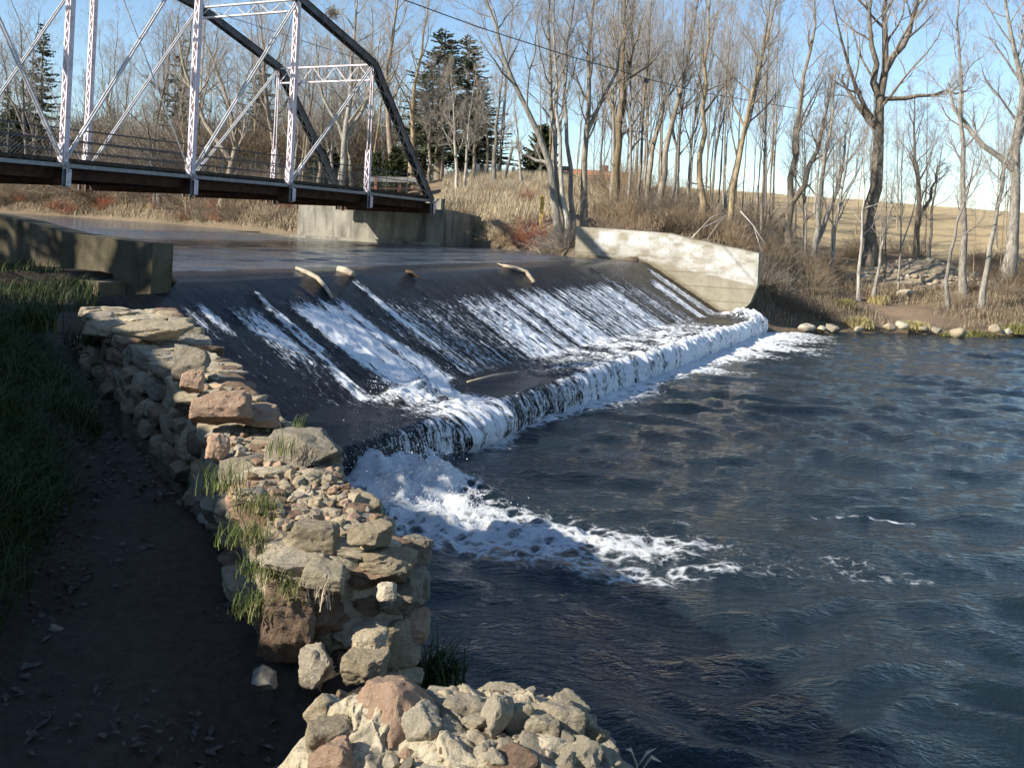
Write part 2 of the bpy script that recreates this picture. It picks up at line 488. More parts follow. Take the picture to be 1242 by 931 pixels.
# ------------------------------------------------------------------ water: foam maps
def seg_dist(x, y, pts):
    """distance to polyline, with the interpolated value of pts[:,2] there"""
    best = np.full(x.shape, 1e9); val = np.zeros(x.shape)
    for (ax, ay, aw), (bx, by, bw) in zip(pts[:-1], pts[1:]):
        vx, vy = bx - ax, by - ay
        t = np.clip(((x - ax) * vx + (y - ay) * vy) / (vx * vx + vy * vy), 0, 1)
        d = np.hypot(x - ax - t * vx, y - ay - t * vy)
        m = d < best
        best = np.where(m, d, best); val = np.where(m, aw + t * (bw - aw), val)
    return best, val
def plan(pts):
    return np.array([[*at_z(u, v, LOW_Z)[:2], w] for u, v, w in pts])
PLUME = plan([(385, 515, .8), (425, 555, 1.0), (475, 600, 1.15), (540, 632, 1.15), (620, 645, 1.0), (700, 655, .85), (780, 662, .7), (850, 664, .5), (905, 662, .2)])
PLI = np.array([[*p[:2], v] for p, v in zip(PLUME, (1, 1, 1, .96, .92, .86, .74, .52, .2))])
PL2 = plan([(540, 655, .5), (640, 672, .55), (720, 690, .5), (800, 700, .4), (880, 690, .25)])
WISP = plan([(850, 668, .3), (940, 684, .4), (1040, 692, .3), (1110, 700, .2)])
WISP2 = plan([(985, 628, .08), (1040, 628, .14), (1110, 636, .05)])
def foam_low(x, y):
    t, s = to_ts(x, y)
    d, w = seg_dist(x, y, PLUME)
    f = np.clip(1.12 - .80 * (d / w) ** 1.1, 0, 1.0) * seg_dist(x, y, PLI)[1]
    fleck = .36 * sstep(.30, .62, fbm(x * .8, y * 2.2, 0, 98, 3)) * np.exp(-np.maximum(seg_dist(x, y, PLI)[0] - 1.5, 0) / 3.0); f = np.maximum(f, fleck)
    d, w = seg_dist(x, y, PL2); f = np.maximum(f, .56 * np.clip(1.2 - (d / w) ** 2, 0, 1))
    d, w = seg_dist(x, y, WISP); f = np.maximum(f, .30 * np.clip(1.2 - (d / (w * 2.2)) ** 2, 0, 1))
    d, w = seg_dist(x, y, WISP2); f = np.maximum(f, .62 * np.clip(1.2 - (d / w) ** 2, 0, 1))
    # strip of churned water along the step
    w = np.interp(t, [-1, 1.0, 2.0, 3.6, 4.6, 6.5, 8, 12, 18, 24, 28, 29.5], [.2, .5, .9, .8, .45, .75, 1.0, 1.5, 2.3, 3.4, 3.6, 2.6]) * (1 + .35 * vn(t * 1.6, t * 0 + 3, 0, 5))
    q = (s - 5.0) / w
    strip = np.where((q > -1) & (t > -.6) & (t < 29.8), np.clip(1.15 - np.maximum(q, 0) ** 1.2, 0, 1), 0)
    return np.clip(np.maximum(f, strip), 0, 1)

# ------------------------------------------------------------------ lower river surface with real waves
wx = lines(-5.0, 12.0, 0.06, -30, 400, 1.03, ((30, .15), (80, 1.5), (999, 30)))
wy_l = []; yv = -3.0
while yv < 60: wy_l.append(yv); yv += max(.045, min(.20, .0058 * max(yv, 0)))
while yv < 80: wy_l.append(yv); yv += 2
wy = np.array([-46, -30, -18, -10, -6] + wy_l)
WX, WY = np.meshgrid(wx, wy, indexing='ij')
x, y = WX.ravel(), WY.ravel()
t_, s_ = to_ts(x, y)
fm = foam_low(x, y)
far_f = 1 / (1 + (np.maximum(y - 15, 0) / 14) ** 2)
# ripple trains, crests roughly across the view, driven away from the dam
wave = np.zeros(x.shape)
wx_, wy_ = x + .5 * vn(x * .5, y * .5, 0, 3), y + .5 * vn(x * .5, y * .5, 7, 4)
for k, (lam, amp, ang) in enumerate([(1.3, .003, 66), (0.7, .007, 98), (0.46, .019, 80), (0.35, .015, 112), (.27, .011, 58)]):
    a = math.radians(ang)
    u_ = (wx_ * math.cos(a) + wy_ * math.sin(a)) / lam; v_ = (-wx_ * math.sin(a) + wy_ * math.cos(a)) / (lam * 2.4)
    wave += amp * 5.0 * vn(u_, v_, 0, 60 + k)
wave *= (.75 + .5 * vn(x * .22, y * .22, 0, 9)) * (.55 + .45 * far_f)
lump = fbm(x * 2.6, y * 2.6, 0, 21, 4, .55)
big = np.exp(-((x - PLUME[1, 0]) ** 2 + (y - PLUME[1, 1]) ** 2) / 2.5)
hump = fm ** 1.4 * (.02 + .15 * lump + .11 * fbm(x * 7, y * 7, 0, 23, 4)) * (.45 + .55 * np.exp(-np.maximum(seg_dist(x, y, PLUME)[0] - 1.2, 0)))
bx_, by_ = dam_pt(-.85, 5.75, None)
big2 = np.exp(-((x - bx_) ** 2 + (y - by_) ** 2) / 1.0); fm = np.maximum(fm, np.clip(big2 * 1.6, 0, 1))
hump = hump + (big * .34 + big2 * .56) * (0.55 + .5 * lump + .28 * fbm(x * 6, y * 6, 0, 24, 4))
wz = LOW_Z + wave * (1 - .5 * fm) + hump
me = np_mesh('river', np.stack([x, y, wz], 1), grid_faces(len(wx), len(wy)))
set_attr(me, 'foam', fm)
def water_material(name, deep, ripple, ripple_d, foam=True, scales=(9, 26)):
    t = NT(name); v = t.coord('Object')
    vs = t.coord('Object', (.55, 1.0, 1.0))
    b1 = t.bump(t.noise(vs, scales[0], 4, .6, .6), ripple, ripple_d)
    b2 = t.bump(t.noise(vs, scales[1], 3, .6, .4), ripple * .7, ripple_d * .35, b1)
    wat = t.principled(deep, .06, b2, .5, IOR=1.333)
    if not foam: return t.done(wat)
    fa = t.attr('foam').outputs['Fac']
    wn_ = t.n('TexNoise', Scale=1.6, Detail=3.0); t.set(wn_, 'Vector', v)
    warp = t.n('VectorMath', operation='MULTIPLY_ADD'); t.set(warp, 0, wn_.outputs['Color']); warp.inputs[1].default_value = (.5, .5, .5); t.set(warp, 2, v)
    lace = t.n('TexVoronoi', feature='DISTANCE_TO_EDGE', Scale=3.4); t.set(lace, 'Vector', warp.outputs[0])
    lace2 = t.n('TexVoronoi', feature='DISTANCE_TO_EDGE', Scale=8.5); t.set(lace2, 'Vector', warp.outputs[0])
    net = t.math('ADD', t.math('MULTIPLY', t.maprange(lace.outputs[0], 0.0, .28, 1, 0), .55), t.math('MULTIPLY', t.maprange(lace2.outputs[0], 0.0, .3, 1, 0), .3))
    nz = t.noise(v, 2.3, 8, .68, .8)
    mask = t.math('ADD', t.math('MULTIPLY', net, .42), t.math('MULTIPLY', nz, .85))
    th = t.math('SUBTRACT', 1.02, t.math('MULTIPLY', fa, .72))
    fac = t.maprange(mask, t.math('SUBTRACT', th, .10), t.math('ADD', th, .22))
    fac = t.math('MULTIPLY', fac, t.maprange(fa, .02, .2))
    fb = t.bump(t.noise(v, 17, 8, .75, .5), 1.0, .07)
    foam_s = t.principled((.80, .82, .83), .75, fb, .3)
    mx = t.n('MixShader'); t.set(mx, 0, fac); t.set(mx, 1, wat); t.set(mx, 2, foam_s)
    return t.done(mx.outputs[0])
M_RIVER = water_material('river_water', (.009, .017, .021), .9, .06)
tag(link_mesh('river', me, M_RIVER, None, True), kind='structure')

# still water held above the dam
up_out = [tuple(dam_pt(CREST_L + .3, -.3, None)), tuple(dam_pt(-.25, -.3, None)), tuple(dam_pt(-.25, -10, None)), (-22, 16), (-32, 8), (-64, 10), (-170, 26), (-200, 112), (-120, 146), (-72, 131), (-50, 122),
          (-28, 96), (-14, 76), (-9, 66), (0, 60), (3, 53), (4.5, 48), tuple(dam_pt(CREST_L + .3, -3.4, None))]
tg_ = np.concatenate([np.arange(-.25, 30, .11), np.arange(30, 41, .3)]); sg_ = np.concatenate([np.arange(-34, -16, .3), np.arange(-16, -.3, .11), [-.3]])
PT, PS = np.meshgrid(tg_, sg_, indexing='ij'); pxx = P1[0] + E2[0] * PT + N2[0] * PS; pyy = P1[1] + E2[1] * PT + N2[1] * PS
pw = np.zeros(PT.shape)
for k, (lam, amp, ang) in enumerate([(1.1, .012, 75), (.62, .010, 100), (.40, .007, 60)]):
    a_ = math.radians(ang); pw += amp * 2 * vn((pxx * math.cos(a_) + pyy * math.sin(a_)) / lam, (-pxx * math.sin(a_) + pyy * math.cos(a_)) / (lam * 2.2), 0, 160 + k)
pw *= sstep(-.3, -2.0, PS) * sstep(-34, -30, PS)
V = np.stack([pxx.ravel(), pyy.ravel(), UP_Z + pw.ravel()], 1); F = grid_faces(len(tg_), len(sg_)); fcn = V[F].mean(1)
F = F[poly_dist(fcn[:, 0], fcn[:, 1], UP_POLY) < .8]
far_w = [tuple(dam_pt(-60, -34, None)), tuple(dam_pt(60, -34, None)), (-4, 90), (-28, 100), (-50, 126), (-72, 134), (-120, 150), (-205, 115), (-175, 26)]
near_w = [tuple(dam_pt(-.25, -10, None)), tuple(dam_pt(-.25, -34, None)), tuple(dam_pt(-60, -34, None)), (-64, 10), (-32, 8), (-22, 16)]
n0 = len(V)
mb = MB(); mb.v = [tuple(p) for p in V]; mb.f = [tuple(f) for f in F]
mb.add([(p[0], p[1], UP_Z) for p in far_w], [tuple(range(len(far_w)))]); mb.add([(p[0], p[1], UP_Z) for p in near_w], [tuple(range(len(near_w)))])
M_POND = water_material('pond_water', (.066, .080, .098), .6, .12, False, (3.2, 9))
pme = bpy.data.meshes.new('mill_pond'); pme.from_pydata(mb.v, [], mb.f); pme.update()
bm = bmesh.new(); bm.from_mesh(pme)
for f in bm.faces:
    if f.normal.z < 0: f.normal_flip()
bm.to_mesh(pme); bm.free()
po = link_mesh('mill_pond', pme, M_POND, None, True); po['kind'] = 'structure'

# ------------------------------------------------------------------ the dam
PROF = [(-1.2, 1.96), (-.5, 2.0), (-.12, 2.0), (.12, 1.965), (.45, 1.80), (3.45, .08), (3.75, .0), (4.9, -.05), (4.98, -.12), (5.0, -1.6), (-1.2, -1.6)]
M_DAM = m_noise('wet_dam_concrete', (.022, .018, .013), (.075, .06, .042), 2.4, .32, .8, 16, .03, .5)
dam = empty('dam', dam_pt(0, 0, LOW_Z))
tag(dam, 'long sloping concrete dam with water sheeting down its dark face onto a low step', 'dam')
mb = MB(); mb.prism([dam_pt(-.3, s, z) for s, z in PROF[:6] + [(3.45, -1.6), (-1.2, -1.6)]], E2 * (CREST_L + .3))
mb.prism([dam_pt(-3.1, s, z) for s, z in [(.452, 1.798), (3.45, .08), (3.45, -1.6), (.452, -1.6)]], E2 * 2.795)
o = mb.build('spillway', M_DAM, dam)
mb = MB(); mb.prism([dam_pt(-3.1, s, z) for s, z in [(3.453, .08)] + PROF[6:10] + [(3.453, -1.6)]], E2 * (CREST_L + 3.1 + 1.8))
o = mb.build('apron', M_DAM, dam)
move_children_local(dam)

# falling water: one sheet following crest, slope, apron and the drop into the river
SP = np.array([(-1.3, 2.062), (-.6, 2.060), (-.2, 2.045), (.15, 1.995), (.5, 1.81), (3.42, .13), (3.8, .045), (4.88, .0), (4.99, -.02), (5.05, -.07), (5.10, -.18), (5.14, -.40), (5.16, -.74)])
arc = np.concatenate([[0], np.cumsum(np.hypot(np.diff(SP[:, 0]), np.diff(SP[:, 1])))])
du = .035; us = np.arange(0, arc[-1], du); ts = np.arange(-3.0, CREST_L + .02, .035)
sp_s = np.interp(us, arc, SP[:, 0]); sp_z = np.interp(us, arc, SP[:, 1])
k_ = np.ones(3) / 3
sp_s2 = np.convolve(np.pad(sp_s, 1, 'edge'), k_, 'valid'); sp_z2 = np.convolve(np.pad(sp_z, 1, 'edge'), k_, 'valid')
nrm_s = -np.gradient(sp_z2); nrm_z = np.gradient(sp_s2); ln = np.hypot(nrm_s, nrm_z); nrm_s /= ln; nrm_z /= ln
u_crest, u_foot, u_lip = np.interp(0.1, SP[:, 0], arc), np.interp(3.6, SP[:, 0], arc), np.interp(4.97, SP[:, 0], arc)
TT, UU = np.meshgrid(ts, us, indexing='ij')
q = np.clip((UU - u_crest) / (u_foot - u_crest), 0, 1)          # 0 crest .. 1 foot of slope
SS = np.broadcast_to(sp_s2, TT.shape)
def bump1(t, a, b, e=.3): return sstep(a - e, a + e, t) * (1 - sstep(b - e, b + e, t))
wob = .30 * vn(TT * .6, UU * .6, 0, 71) + .10 * vn(TT * 3, UU * 2, 0, 72)
tw = TT + wob
# how white the slope is, by stretch of the crest
white = (1.0 * bump1(tw, 2.5, 4.4, .35) * sstep(.12, .4, q)
         + .75 * bump1(tw + .35 * q, 1.75, 2.05, .10) * sstep(.08, .15, q)
         + .45 * bump1(tw, .6, 1.5, .25) * sstep(.1, .4, q) * (1 - .8 * sstep(.5, .8, q))
         + .9 * bump1(TT, -.3, .35, .12) * sstep(.1, .3, q) * (1 - sstep(.25, .5, q))
         + .34 * bump1(tw, 4.8, 8.8, .3) * sstep(.10, .45, q)
         + .60 * bump1(tw, 8.9, 19.3, .5) * sstep(.16, .46, q)
         + .35 * bump1(tw, 9.2, 10.2, .3) * sstep(.45, .75, q)
         + .34 * bump1(tw, 19.2, 23.6, .3) * sstep(.1, .5, q)
         + .6 * bump1(tw, 20.6, 21.0, .12) * sstep(.03, .1, q) * (1 - sstep(.4, .6, q))
         + .8 * bump1(tw, 24.5, 25.5, .3) * sstep(.22, .45, q)
         + .6 * bump1(tw, 26.3, 27.3, .35) * sstep(.05, .2, q)
         + .19 * sstep(.12, .5, q) + .07 * sstep(.02, .1, q)
         + .6 * bump1(tw, 5.4, 5.6, .08) * sstep(.03, .1, q) * (1 - sstep(.5, .9, q)))
streak = .45 * vn(TT * 5 + .15 * vn(TT, UU, 0, 80), UU * .10, 0, 81) + .38 * vn(TT * 13, UU * .16, 0, 82) + .30 * vn(TT * 30, UU * .4, 0, 182)
speck = fbm(TT * 9, UU * 3.2, 0, 83, 3)
slope_f = np.clip(white * (.80 + .75 * streak + .30 * speck), 0, 1)
# apron and drop
ap = np.interp(TT, [-.9, .6, 1.2, 2.0, 3.3, 3.9, 5.0, 6.8, 7.6, 9, 13, 19, 21.5, 23, 25, 26.5, 27.2, 28], [.06, .06, .40, .95, .9, .25, .10, .18, .5, .62, .70, .75, .65, .4, .15, .5, 1.0, 1.0])
ap = np.clip(ap * (.85 + .5 * fbm(TT * 2.2, UU * 2.6, 0, 84, 4)) , 0, 1)
dr = np.interp(TT, [-.3, .2, 1.2, 1.8, 3.3, 4.0, 6.8, 7.6, 9, 28], [.25, .55, .6, .9, .85, .55, .55, .72, .8, .9])
dr = np.clip(dr * (1.0 + .25 * vn(TT * 4, UU * .4, 0, 85) + .35 * vn(TT * 13, UU * .5, 0, 86)), 0, 1)
w_ap = sstep(u_foot - .25, u_foot + .15, UU); w_dr = sstep(u_lip - .12, u_lip + .05, UU)
foam_s = slope_f * (1 - w_ap) + ap * w_ap * (1 - w_dr) + dr * w_dr
# crest glass: no foam above the first break
hgt = .006 * streak * sstep(0, .15, q) + foam_s * (.012 + .05 * np.clip(fbm(TT * 7, UU * 5, 0, 87, 3) + .2, 0, 1)) * (1 + 1.2 * w_ap)
boil = bump1(TT, 1.8, 3.6, .4) * np.exp(-((UU - u_foot - .15) / .5) ** 2)
hgt = hgt + boil * (.10 + .22 * np.clip(fbm(TT * 3, UU * 3, 0, 88, 4) + .3, 0, 1))
froth = bump1(TT, 7.0, 22.5, .8) * np.exp(-((UU - u_lip) / .5) ** 2)
hgt = hgt + froth * .085 * (np.clip(fbm(TT * 4.5, UU * 5, 0, 89, 4) + .15, 0, 1) + .5 * np.clip(vn(TT * 11, UU * 9, 0, 189), 0, 1))
endb = bump1(TT, 26.6, 28.5, .5) * np.exp(-((UU - u_lip + .4) / .7) ** 2)
hgt = hgt + endb * (.22 + .30 * fbm(TT * 3, UU * 3, 0, 90, 3))
hgt = hgt + w_dr * .045 * np.clip(vn(TT * 5, UU * .4, 0, 91) * .6 + .6 * vn(TT * 13, UU * .6, 0, 92), -.6, 1)
lip_out = np.interp(TT, [-.3, 1.2, 1.8, 3.4, 4, 28], [0, 0, .28, .28, .04, .08])
OUT = w_dr * lip_out * np.sin(np.clip((UU - u_lip) / (arc[-1] - u_lip), 0, 1) * math.pi)
Spos = SS + nrm_s * hgt + OUT
Zpos = sp_z2 + nrm_z * hgt
TS = TT
V = np.stack([P1[0] + E2[0] * TS + N2[0] * Spos, P1[1] + E2[1] * TS + N2[1] * Spos, Zpos], -1).reshape(-1, 3)
F = grid_faces(len(ts), len(us))[:, ::-1]
# where hardly any water runs the bare wet concrete shows
dry = ((TT < -.06) & (SS < .47)) | np.zeros(TT.shape, bool) & ((bump1(tw, .35, 2.0, .15) > .5) | (bump1(tw, 5.2, 6.1, .1) > .5) | (bump1(tw, 25.6, 26.2, .1) > .5)) & (q > .04) & (q < 1) & (slope_f < .10) & (vn(TT * 4, UU * .6, 0, 95) > -.25)
fd = dry.ravel()[F].all(1)
F = F[~fd]
me = np_mesh('falling_water', V, F)
set_attr(me, 'foam', foam_s.ravel())
uvl = me.uv_layers.new(name='flow')
li = F.ravel(); uvl.data.foreach_set('uv', np.stack([TT.ravel()[li], UU.ravel()[li]], 1).astype(np.float32).ravel())
t = NT('falling_water')
uvn = t.n('UVMap'); uvn.uv_map = 'flow'
mp1 = t.n('Mapping'); t.set(mp1, 'Vector', uvn.outputs[0]); mp1.inputs['Scale'].default_value = (1, .16, 1)
mp2 = t.n('Mapping'); t.set(mp2, 'Vector', uvn.outputs[0]); mp2.inputs['Scale'].default_value = (1, .42, 1)
fa = t.attr('foam').outputs['Fac']
st = t.noise(mp1.outputs[0], 26, 5, .65, .3)
sk = t.noise(mp2.outputs[0], 17, 6, .82, .3)
mask = t.math('ADD', t.math('MULTIPLY', st, .36), t.math('MULTIPLY', sk, .64))
th = t.math('SUBTRACT', .66, t.math('MULTIPLY', fa, .30))
fac = t.maprange(mask, t.math('SUBTRACT', th, .025), t.math('ADD', th, .085))
fac = t.math('MULTIPLY', fac, t.maprange(fa, .03, .22))
bmp = t.bump(st, .5, .05); bmp = t.bump(sk, .5, .03, bmp)
wat = t.principled(t.ramp(t.noise(mp1.outputs[0], 3, 4, .6), [(.35, (.008, .010, .014)), (.7, (.020, .020, .020))]), .13, bmp, .2, IOR=1.333)
fb = t.bump(sk, .9, .05)
fo = t.principled((.84, .86, .88), .55, fb, .4)
mx = t.n('MixShader'); t.set(mx, 0, fac); t.set(mx, 1, wat); t.set(mx, 2, fo)
M_FALL = t.done(mx.outputs[0])
tag(link_mesh('falling_water', me, M_FALL, None, True), kind='structure')

# thrown drops of white water at the boil beside the stone wall, at the foot of the main stream and along the step
rng = np.random.default_rng(4)
dv = []; df = []
octa = np.array([(1, 0, 0), (-1, 0, 0), (0, 1, 0), (0, -1, 0), (0, 0, 1), (0, 0, -1)], float)
octf = np.array([(0, 2, 4), (2, 1, 4), (1, 3, 4), (3, 0, 4), (2, 0, 5), (1, 2, 5), (3, 1, 5), (0, 3, 5)])
def drops(n, cx, cy, cz, sx, sy, sz, r0, r1):
    for k in range(n):
        p = np.array([cx + rng.normal() * sx, cy + rng.normal() * sy, cz + abs(rng.normal()) * sz])
        r = r0 + (r1 - r0) * rng.random() ** 3
        df.append(octf + 6 * len(dv)); dv.append(octa * r * (1 + .4 * rng.random((6, 1))) + p)
for i in range(4):
    drops(900, PLUME[i, 0], PLUME[i, 1], LOW_Z + .12, .42, .42, .16 if i < 2 else .06, .003, .009)
for k in range(1100):
    p = dam_pt(rng.normal(-.8, .55), rng.normal(5.7, .35), LOW_Z + .35); drops(1, *p, .08, .08, .25, .003, .009)
for k in range(700):
    tt = rng.uniform(1.6, 4.2); p = dam_pt(tt, rng.normal(3.55, .25), .12); drops(1, *p, .05, .05, .2, .004, .013)
for k in range(900):
    tt = rng.uniform(1.5, 27.5); p = dam_pt(tt, rng.normal(5.1, .12), -.45); drops(1, *p, .05, .05, .15, .004, .012)
M_DROP = NT('spray'); M_DROP = M_DROP.done(M_DROP.principled((.85, .87, .9), .4, None, .5))
tag(link_mesh('spray', np_mesh('spray', np.concatenate(dv), np.concatenate(df)), M_DROP, None, True), kind='stuff')

# ------------------------------------------------------------------ concrete walls
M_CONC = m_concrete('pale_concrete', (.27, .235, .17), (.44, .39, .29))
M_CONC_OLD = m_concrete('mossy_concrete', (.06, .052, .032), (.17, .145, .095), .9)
# far wing wall: fine river face with brushed-over white paint, thick body behind
ws0, ws1 = -3.2, 4.9
def w_top(s): return np.interp(s, [-3.2, -2.0, 1.05, 2.0, 3.5, 4.9], [3.42, 3.41, 3.32, 3.13, 2.9, 2.66])
def w_bot(s): return np.interp(s, [-3.2, 3.9, 4.3, 4.65, 4.9], [-.9, -.9, .22, .62, 1.32])
ns, nz = 260, 120
sg = np.linspace(ws0, ws1, ns)
SGm, K = np.meshgrid(sg, np.linspace(0, 1, nz), indexing='ij')
ZZ = w_bot(SGm) + (w_top(SGm) - w_bot(SGm)) * K
off = .008 * fbm(SGm * 3, ZZ * 3, 0, 41, 5)
VF = np.stack([P1[0] + E2[0] * (CREST_L + off) + N2[0] * SGm, P1[1] + E2[1] * (CREST_L + off) + N2[1] * SGm, ZZ], -1).reshape(-1, 3)
th_w = .42
VB = VF + np.array([*(E2[:2] * th_w), 0]); 
F1 = grid_faces(ns, nz); N_ = len(VF)
idx = np.arange(N_).reshape(ns, nz)
ring = np.concatenate([idx[:, -1], idx[-1, ::-1][1:], idx[::-1, 0][1:], idx[0, :][1:-1]])
r2 = np.roll(ring, -1)
sidef = np.stack([ring, r2, r2 + N_, ring + N_], 1)
me = np_mesh('wing_wall', np.concatenate([VF, VB]), [F1[:, ::-1], F1 + N_, sidef])
# painted-over lettering: broad brushed blocks and strokes along the upper half
s_, z_ = SGm.ravel(), ZZ.ravel()
rel = (w_top(s_) - z_)
br = fbm(s_ * 2.2, z_ * 6, 0, 43, 4); br2 = fbm(s_ * 9, z_ * 9, 0, 44, 4)
def rect(a, b, c, d, e=.16): return sstep(a - e, a + e, s_ + .10 * br) * (1 - sstep(b - e, b + e, s_ + .10 * br)) * sstep(c - e, c + e, rel + .08 * br) * (1 - sstep(d - e, d + e, rel + .08 * br))
pnt = np.zeros(len(s_))
for a, b, c, d, w in [(-2.1, -1.25, .12, .75, .9), (-.75, .3, .10, .72, .95), (.25, 1.2, .12, .95, .85), (1.05, 2.1, .12, 1.0, .95), (2.0, 3.1, .22, 1.15, .9), (3.0, 4.2, .18, 1.25, .75), (3.9, 4.8, .5, 1.2, .7), (1.3, 3.4, .9, 1.25, .5)]:
    pnt = np.maximum(pnt, w * rect(a, b, c, d))
pnt *= 1 - .7 * sstep(.05, .45, fbm(s_ * 2.1, z_ * 2.6, 0, 47, 4)) ; pnt = np.maximum(pnt, .45 * sstep(-.3, .2, br) * (rel < 1.35) * (s_ > -2.3))
pnt = np.clip(pnt * (1.0 + .45 * br + .35 * br2), 0, 1)
water_stain = np.exp(-np.maximum(z_ - w_bot(s_), 0) / .3) * .4
damp = 1 - sstep(0, .28, z_ - np.interp(s_, SP[:, 0], SP[:, 1])) 
set_attr(me, 'paint', np.concatenate([pnt, pnt * 0])); set_attr(me, 'damp', np.concatenate([damp, damp * 0]))
t = NT('painted_wing_wall'); v = t.coord('Object'); vs = t.coord('Object', (1, 1, .25))
c = t.ramp(t.noise(v, 1.5, 8, .65), [(.3, (.22, .195, .14)), (.7, (.36, .325, .245))])
c = t.mix(t.ramp(t.noise(vs, 3, 6, .6), [(.52, 0.), (.75, .5)]), c, (.2, .15, .09))
fl = t.n('TexWave', Scale=.55, Distortion=.6, Detail=3.0, bands_direction='Z'); t.set(fl, 'Vector', v)
c = t.mix(t.math('MULTIPLY', t.ramp(fl.outputs[0], [(.0, 1.), (.035, 0.)]), .55), c, (.13, .11, .075))
c = t.mix(t.math('MULTIPLY', t.attr('paint').outputs['Fac'], t.ramp(t.noise(v, 12, 8, .7), [(.3, .45), (.55, 1.)])), c, (.60, .59, .56))
c = t.mix(t.math('MULTIPLY', t.attr('damp').outputs['Fac'], t.ramp(t.noise(v, 5, 6, .7), [(.3, .2), (.6, 1.)])), c, (.10, .075, .04))
ww = link_mesh('wing_wall', me, t.done(t.principled(c, .9, t.bump(t.noise(v, 20, 8, .7), .4, .02), .2)))
tag(ww, 'tan concrete wing wall with blotchy white painted patches at the far end of the dam', 'concrete wall')

# near abutment wall, its top sloping down towards the dam, and the lower ledge in front of it
def na_top(s): return np.interp(s, [-12, -6, -3.2, -1.6, 0, .3], [3.25, 3.2, 3.0, 2.78, 2.70, 2.69])
def rough_wall(name, t0, t1, s0, s1, zb, topf, mat, parent=None, amp=.02, seed=3, nt=14):
    """closed box-like wall between t0..t1 (thickness) and s0..s1, uneven faces"""
    bm = bmesh.new()
    S = np.linspace(s0, s1, int((s1 - s0) / .12) + 2); Zn = 16
    def P(t, s, k): return dam_pt(t, s, zb + (float(topf(s)) - zb) * k)
    rows = []
    for s in S:
        loop = [P(t0, s, k / Zn) for k in range(Zn + 1)] + [P(t0 + (t1 - t0) * j / 4, s, 1) for j in range(1, 4)] + [P(t1, s, 1 - k / Zn) for k in range(Zn + 1)]
        rows.append(np.array(loop))
    A = np.array(rows)
    nn = fbm(A[..., 0] * 3 + A[..., 2], A[..., 1] * 3, A[..., 2] * 3, seed, 5)
    A = A + nn[..., None] * amp * np.array([1, 1, .6])
    m, n = A.shape[:2]
    V = A.reshape(-1, 3)
    f = [(i * n + j, i * n + j + 1, (i + 1) * n + j + 1, (i + 1) * n + j) for i in range(m - 1) for j in range(n - 1)]
    me = bpy.data.meshes.new(name)
    me.from_pydata([tuple(p) for p in V], [], f + [tuple(range(n))[::-1], tuple((m - 1) * n + j for j in range(n))]); me.update()
    bm.from_mesh(me); bmesh.ops.recalc_face_normals(bm, faces=bm.faces); bm.to_mesh(me); bm.free()
    return link_mesh(name, me, mat, parent)
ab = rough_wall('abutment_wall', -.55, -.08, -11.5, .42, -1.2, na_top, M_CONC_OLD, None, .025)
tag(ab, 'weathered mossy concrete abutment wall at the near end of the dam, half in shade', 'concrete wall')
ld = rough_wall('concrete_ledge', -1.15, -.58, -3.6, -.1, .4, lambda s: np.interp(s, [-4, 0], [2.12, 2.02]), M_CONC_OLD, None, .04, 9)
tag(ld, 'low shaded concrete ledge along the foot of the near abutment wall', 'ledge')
# ------------------------------------------------------------------ iron truss bridge
BB = np.array([-15.1, 33.1]); BD = np.array([2.66, 4.97]); PANEL = float(np.linalg.norm(BD)); BU = BD / PANEL; BG = np.array([-BU[1], BU[0]])   # BG: upstream, across the bridge
BW = 5.95
def bp(t, g, z): return Vector((*(BB + BD * t + BG * g), z))
NODES = list(range(-5, 5))
def z_bot(t): return float(np.interp(t, [-5, -4, -3, 2, 3, 4], [4.45, 4.55, 4.6, 4.6, 4.55, 4.45]))
def z_top(t): return float(np.interp(t, [-4, -3, -2, -1, 0, 1, 2, 3], [10.85, 12.75, 13.8, 14.3, 14.3, 13.8, 12.75, 10.85]))
M_LILAC = m_noise('lilac_grey_paint', (.36, .28, .28), (.72, .64, .66), 3.5, .6, .25, 40, .01, .35, c3=(.64, .55, .585))
M_CHORD = m_noise('shade_darkened_steel', (.035, .038, .043), (.13, .135, .14), 2.2, .6, .3, 30, .01, .4)  # darker than the posts: shade of chords and end posts put into the colour
M_BAR = m_noise('grey_painted_bar', (.38, .38, .38), (.60, .58, .58), 3.0, .6, .2, 30, .01, .35)
M_PIPE = m_noise('dull_galvanised_steel', (.20, .20, .20), (.34, .34, .33), 4.0, .55, .2, 30, .01, .4)
M_RUST = m_noise('rusty_steel', (.030, .018, .012), (.085, .045, .028), 3.0, .85, .4, 30, .01, .2)
M_PLANK = m_noise('dark_planks', (.035, .03, .026), (.085, .075, .062), 6.0, .9, .5, 30, .02, .2)
M_RAIL = m_noise('dark_railing_wire', (.06, .06, .06), (.13, .125, .12), 6.0, .6, .2, 30, .01, .35)
bridge = empty('truss_bridge', bp(4, BW / 2, 4.0))
tag(bridge, 'old iron truss bridge with lilac latticed posts crossing the pond behind the dam', 'bridge')
b3 = Vector((BU[0], BU[1], 0)); g3 = Vector((BG[0], BG[1], 0)); z3 = Vector((0, 0, 1))
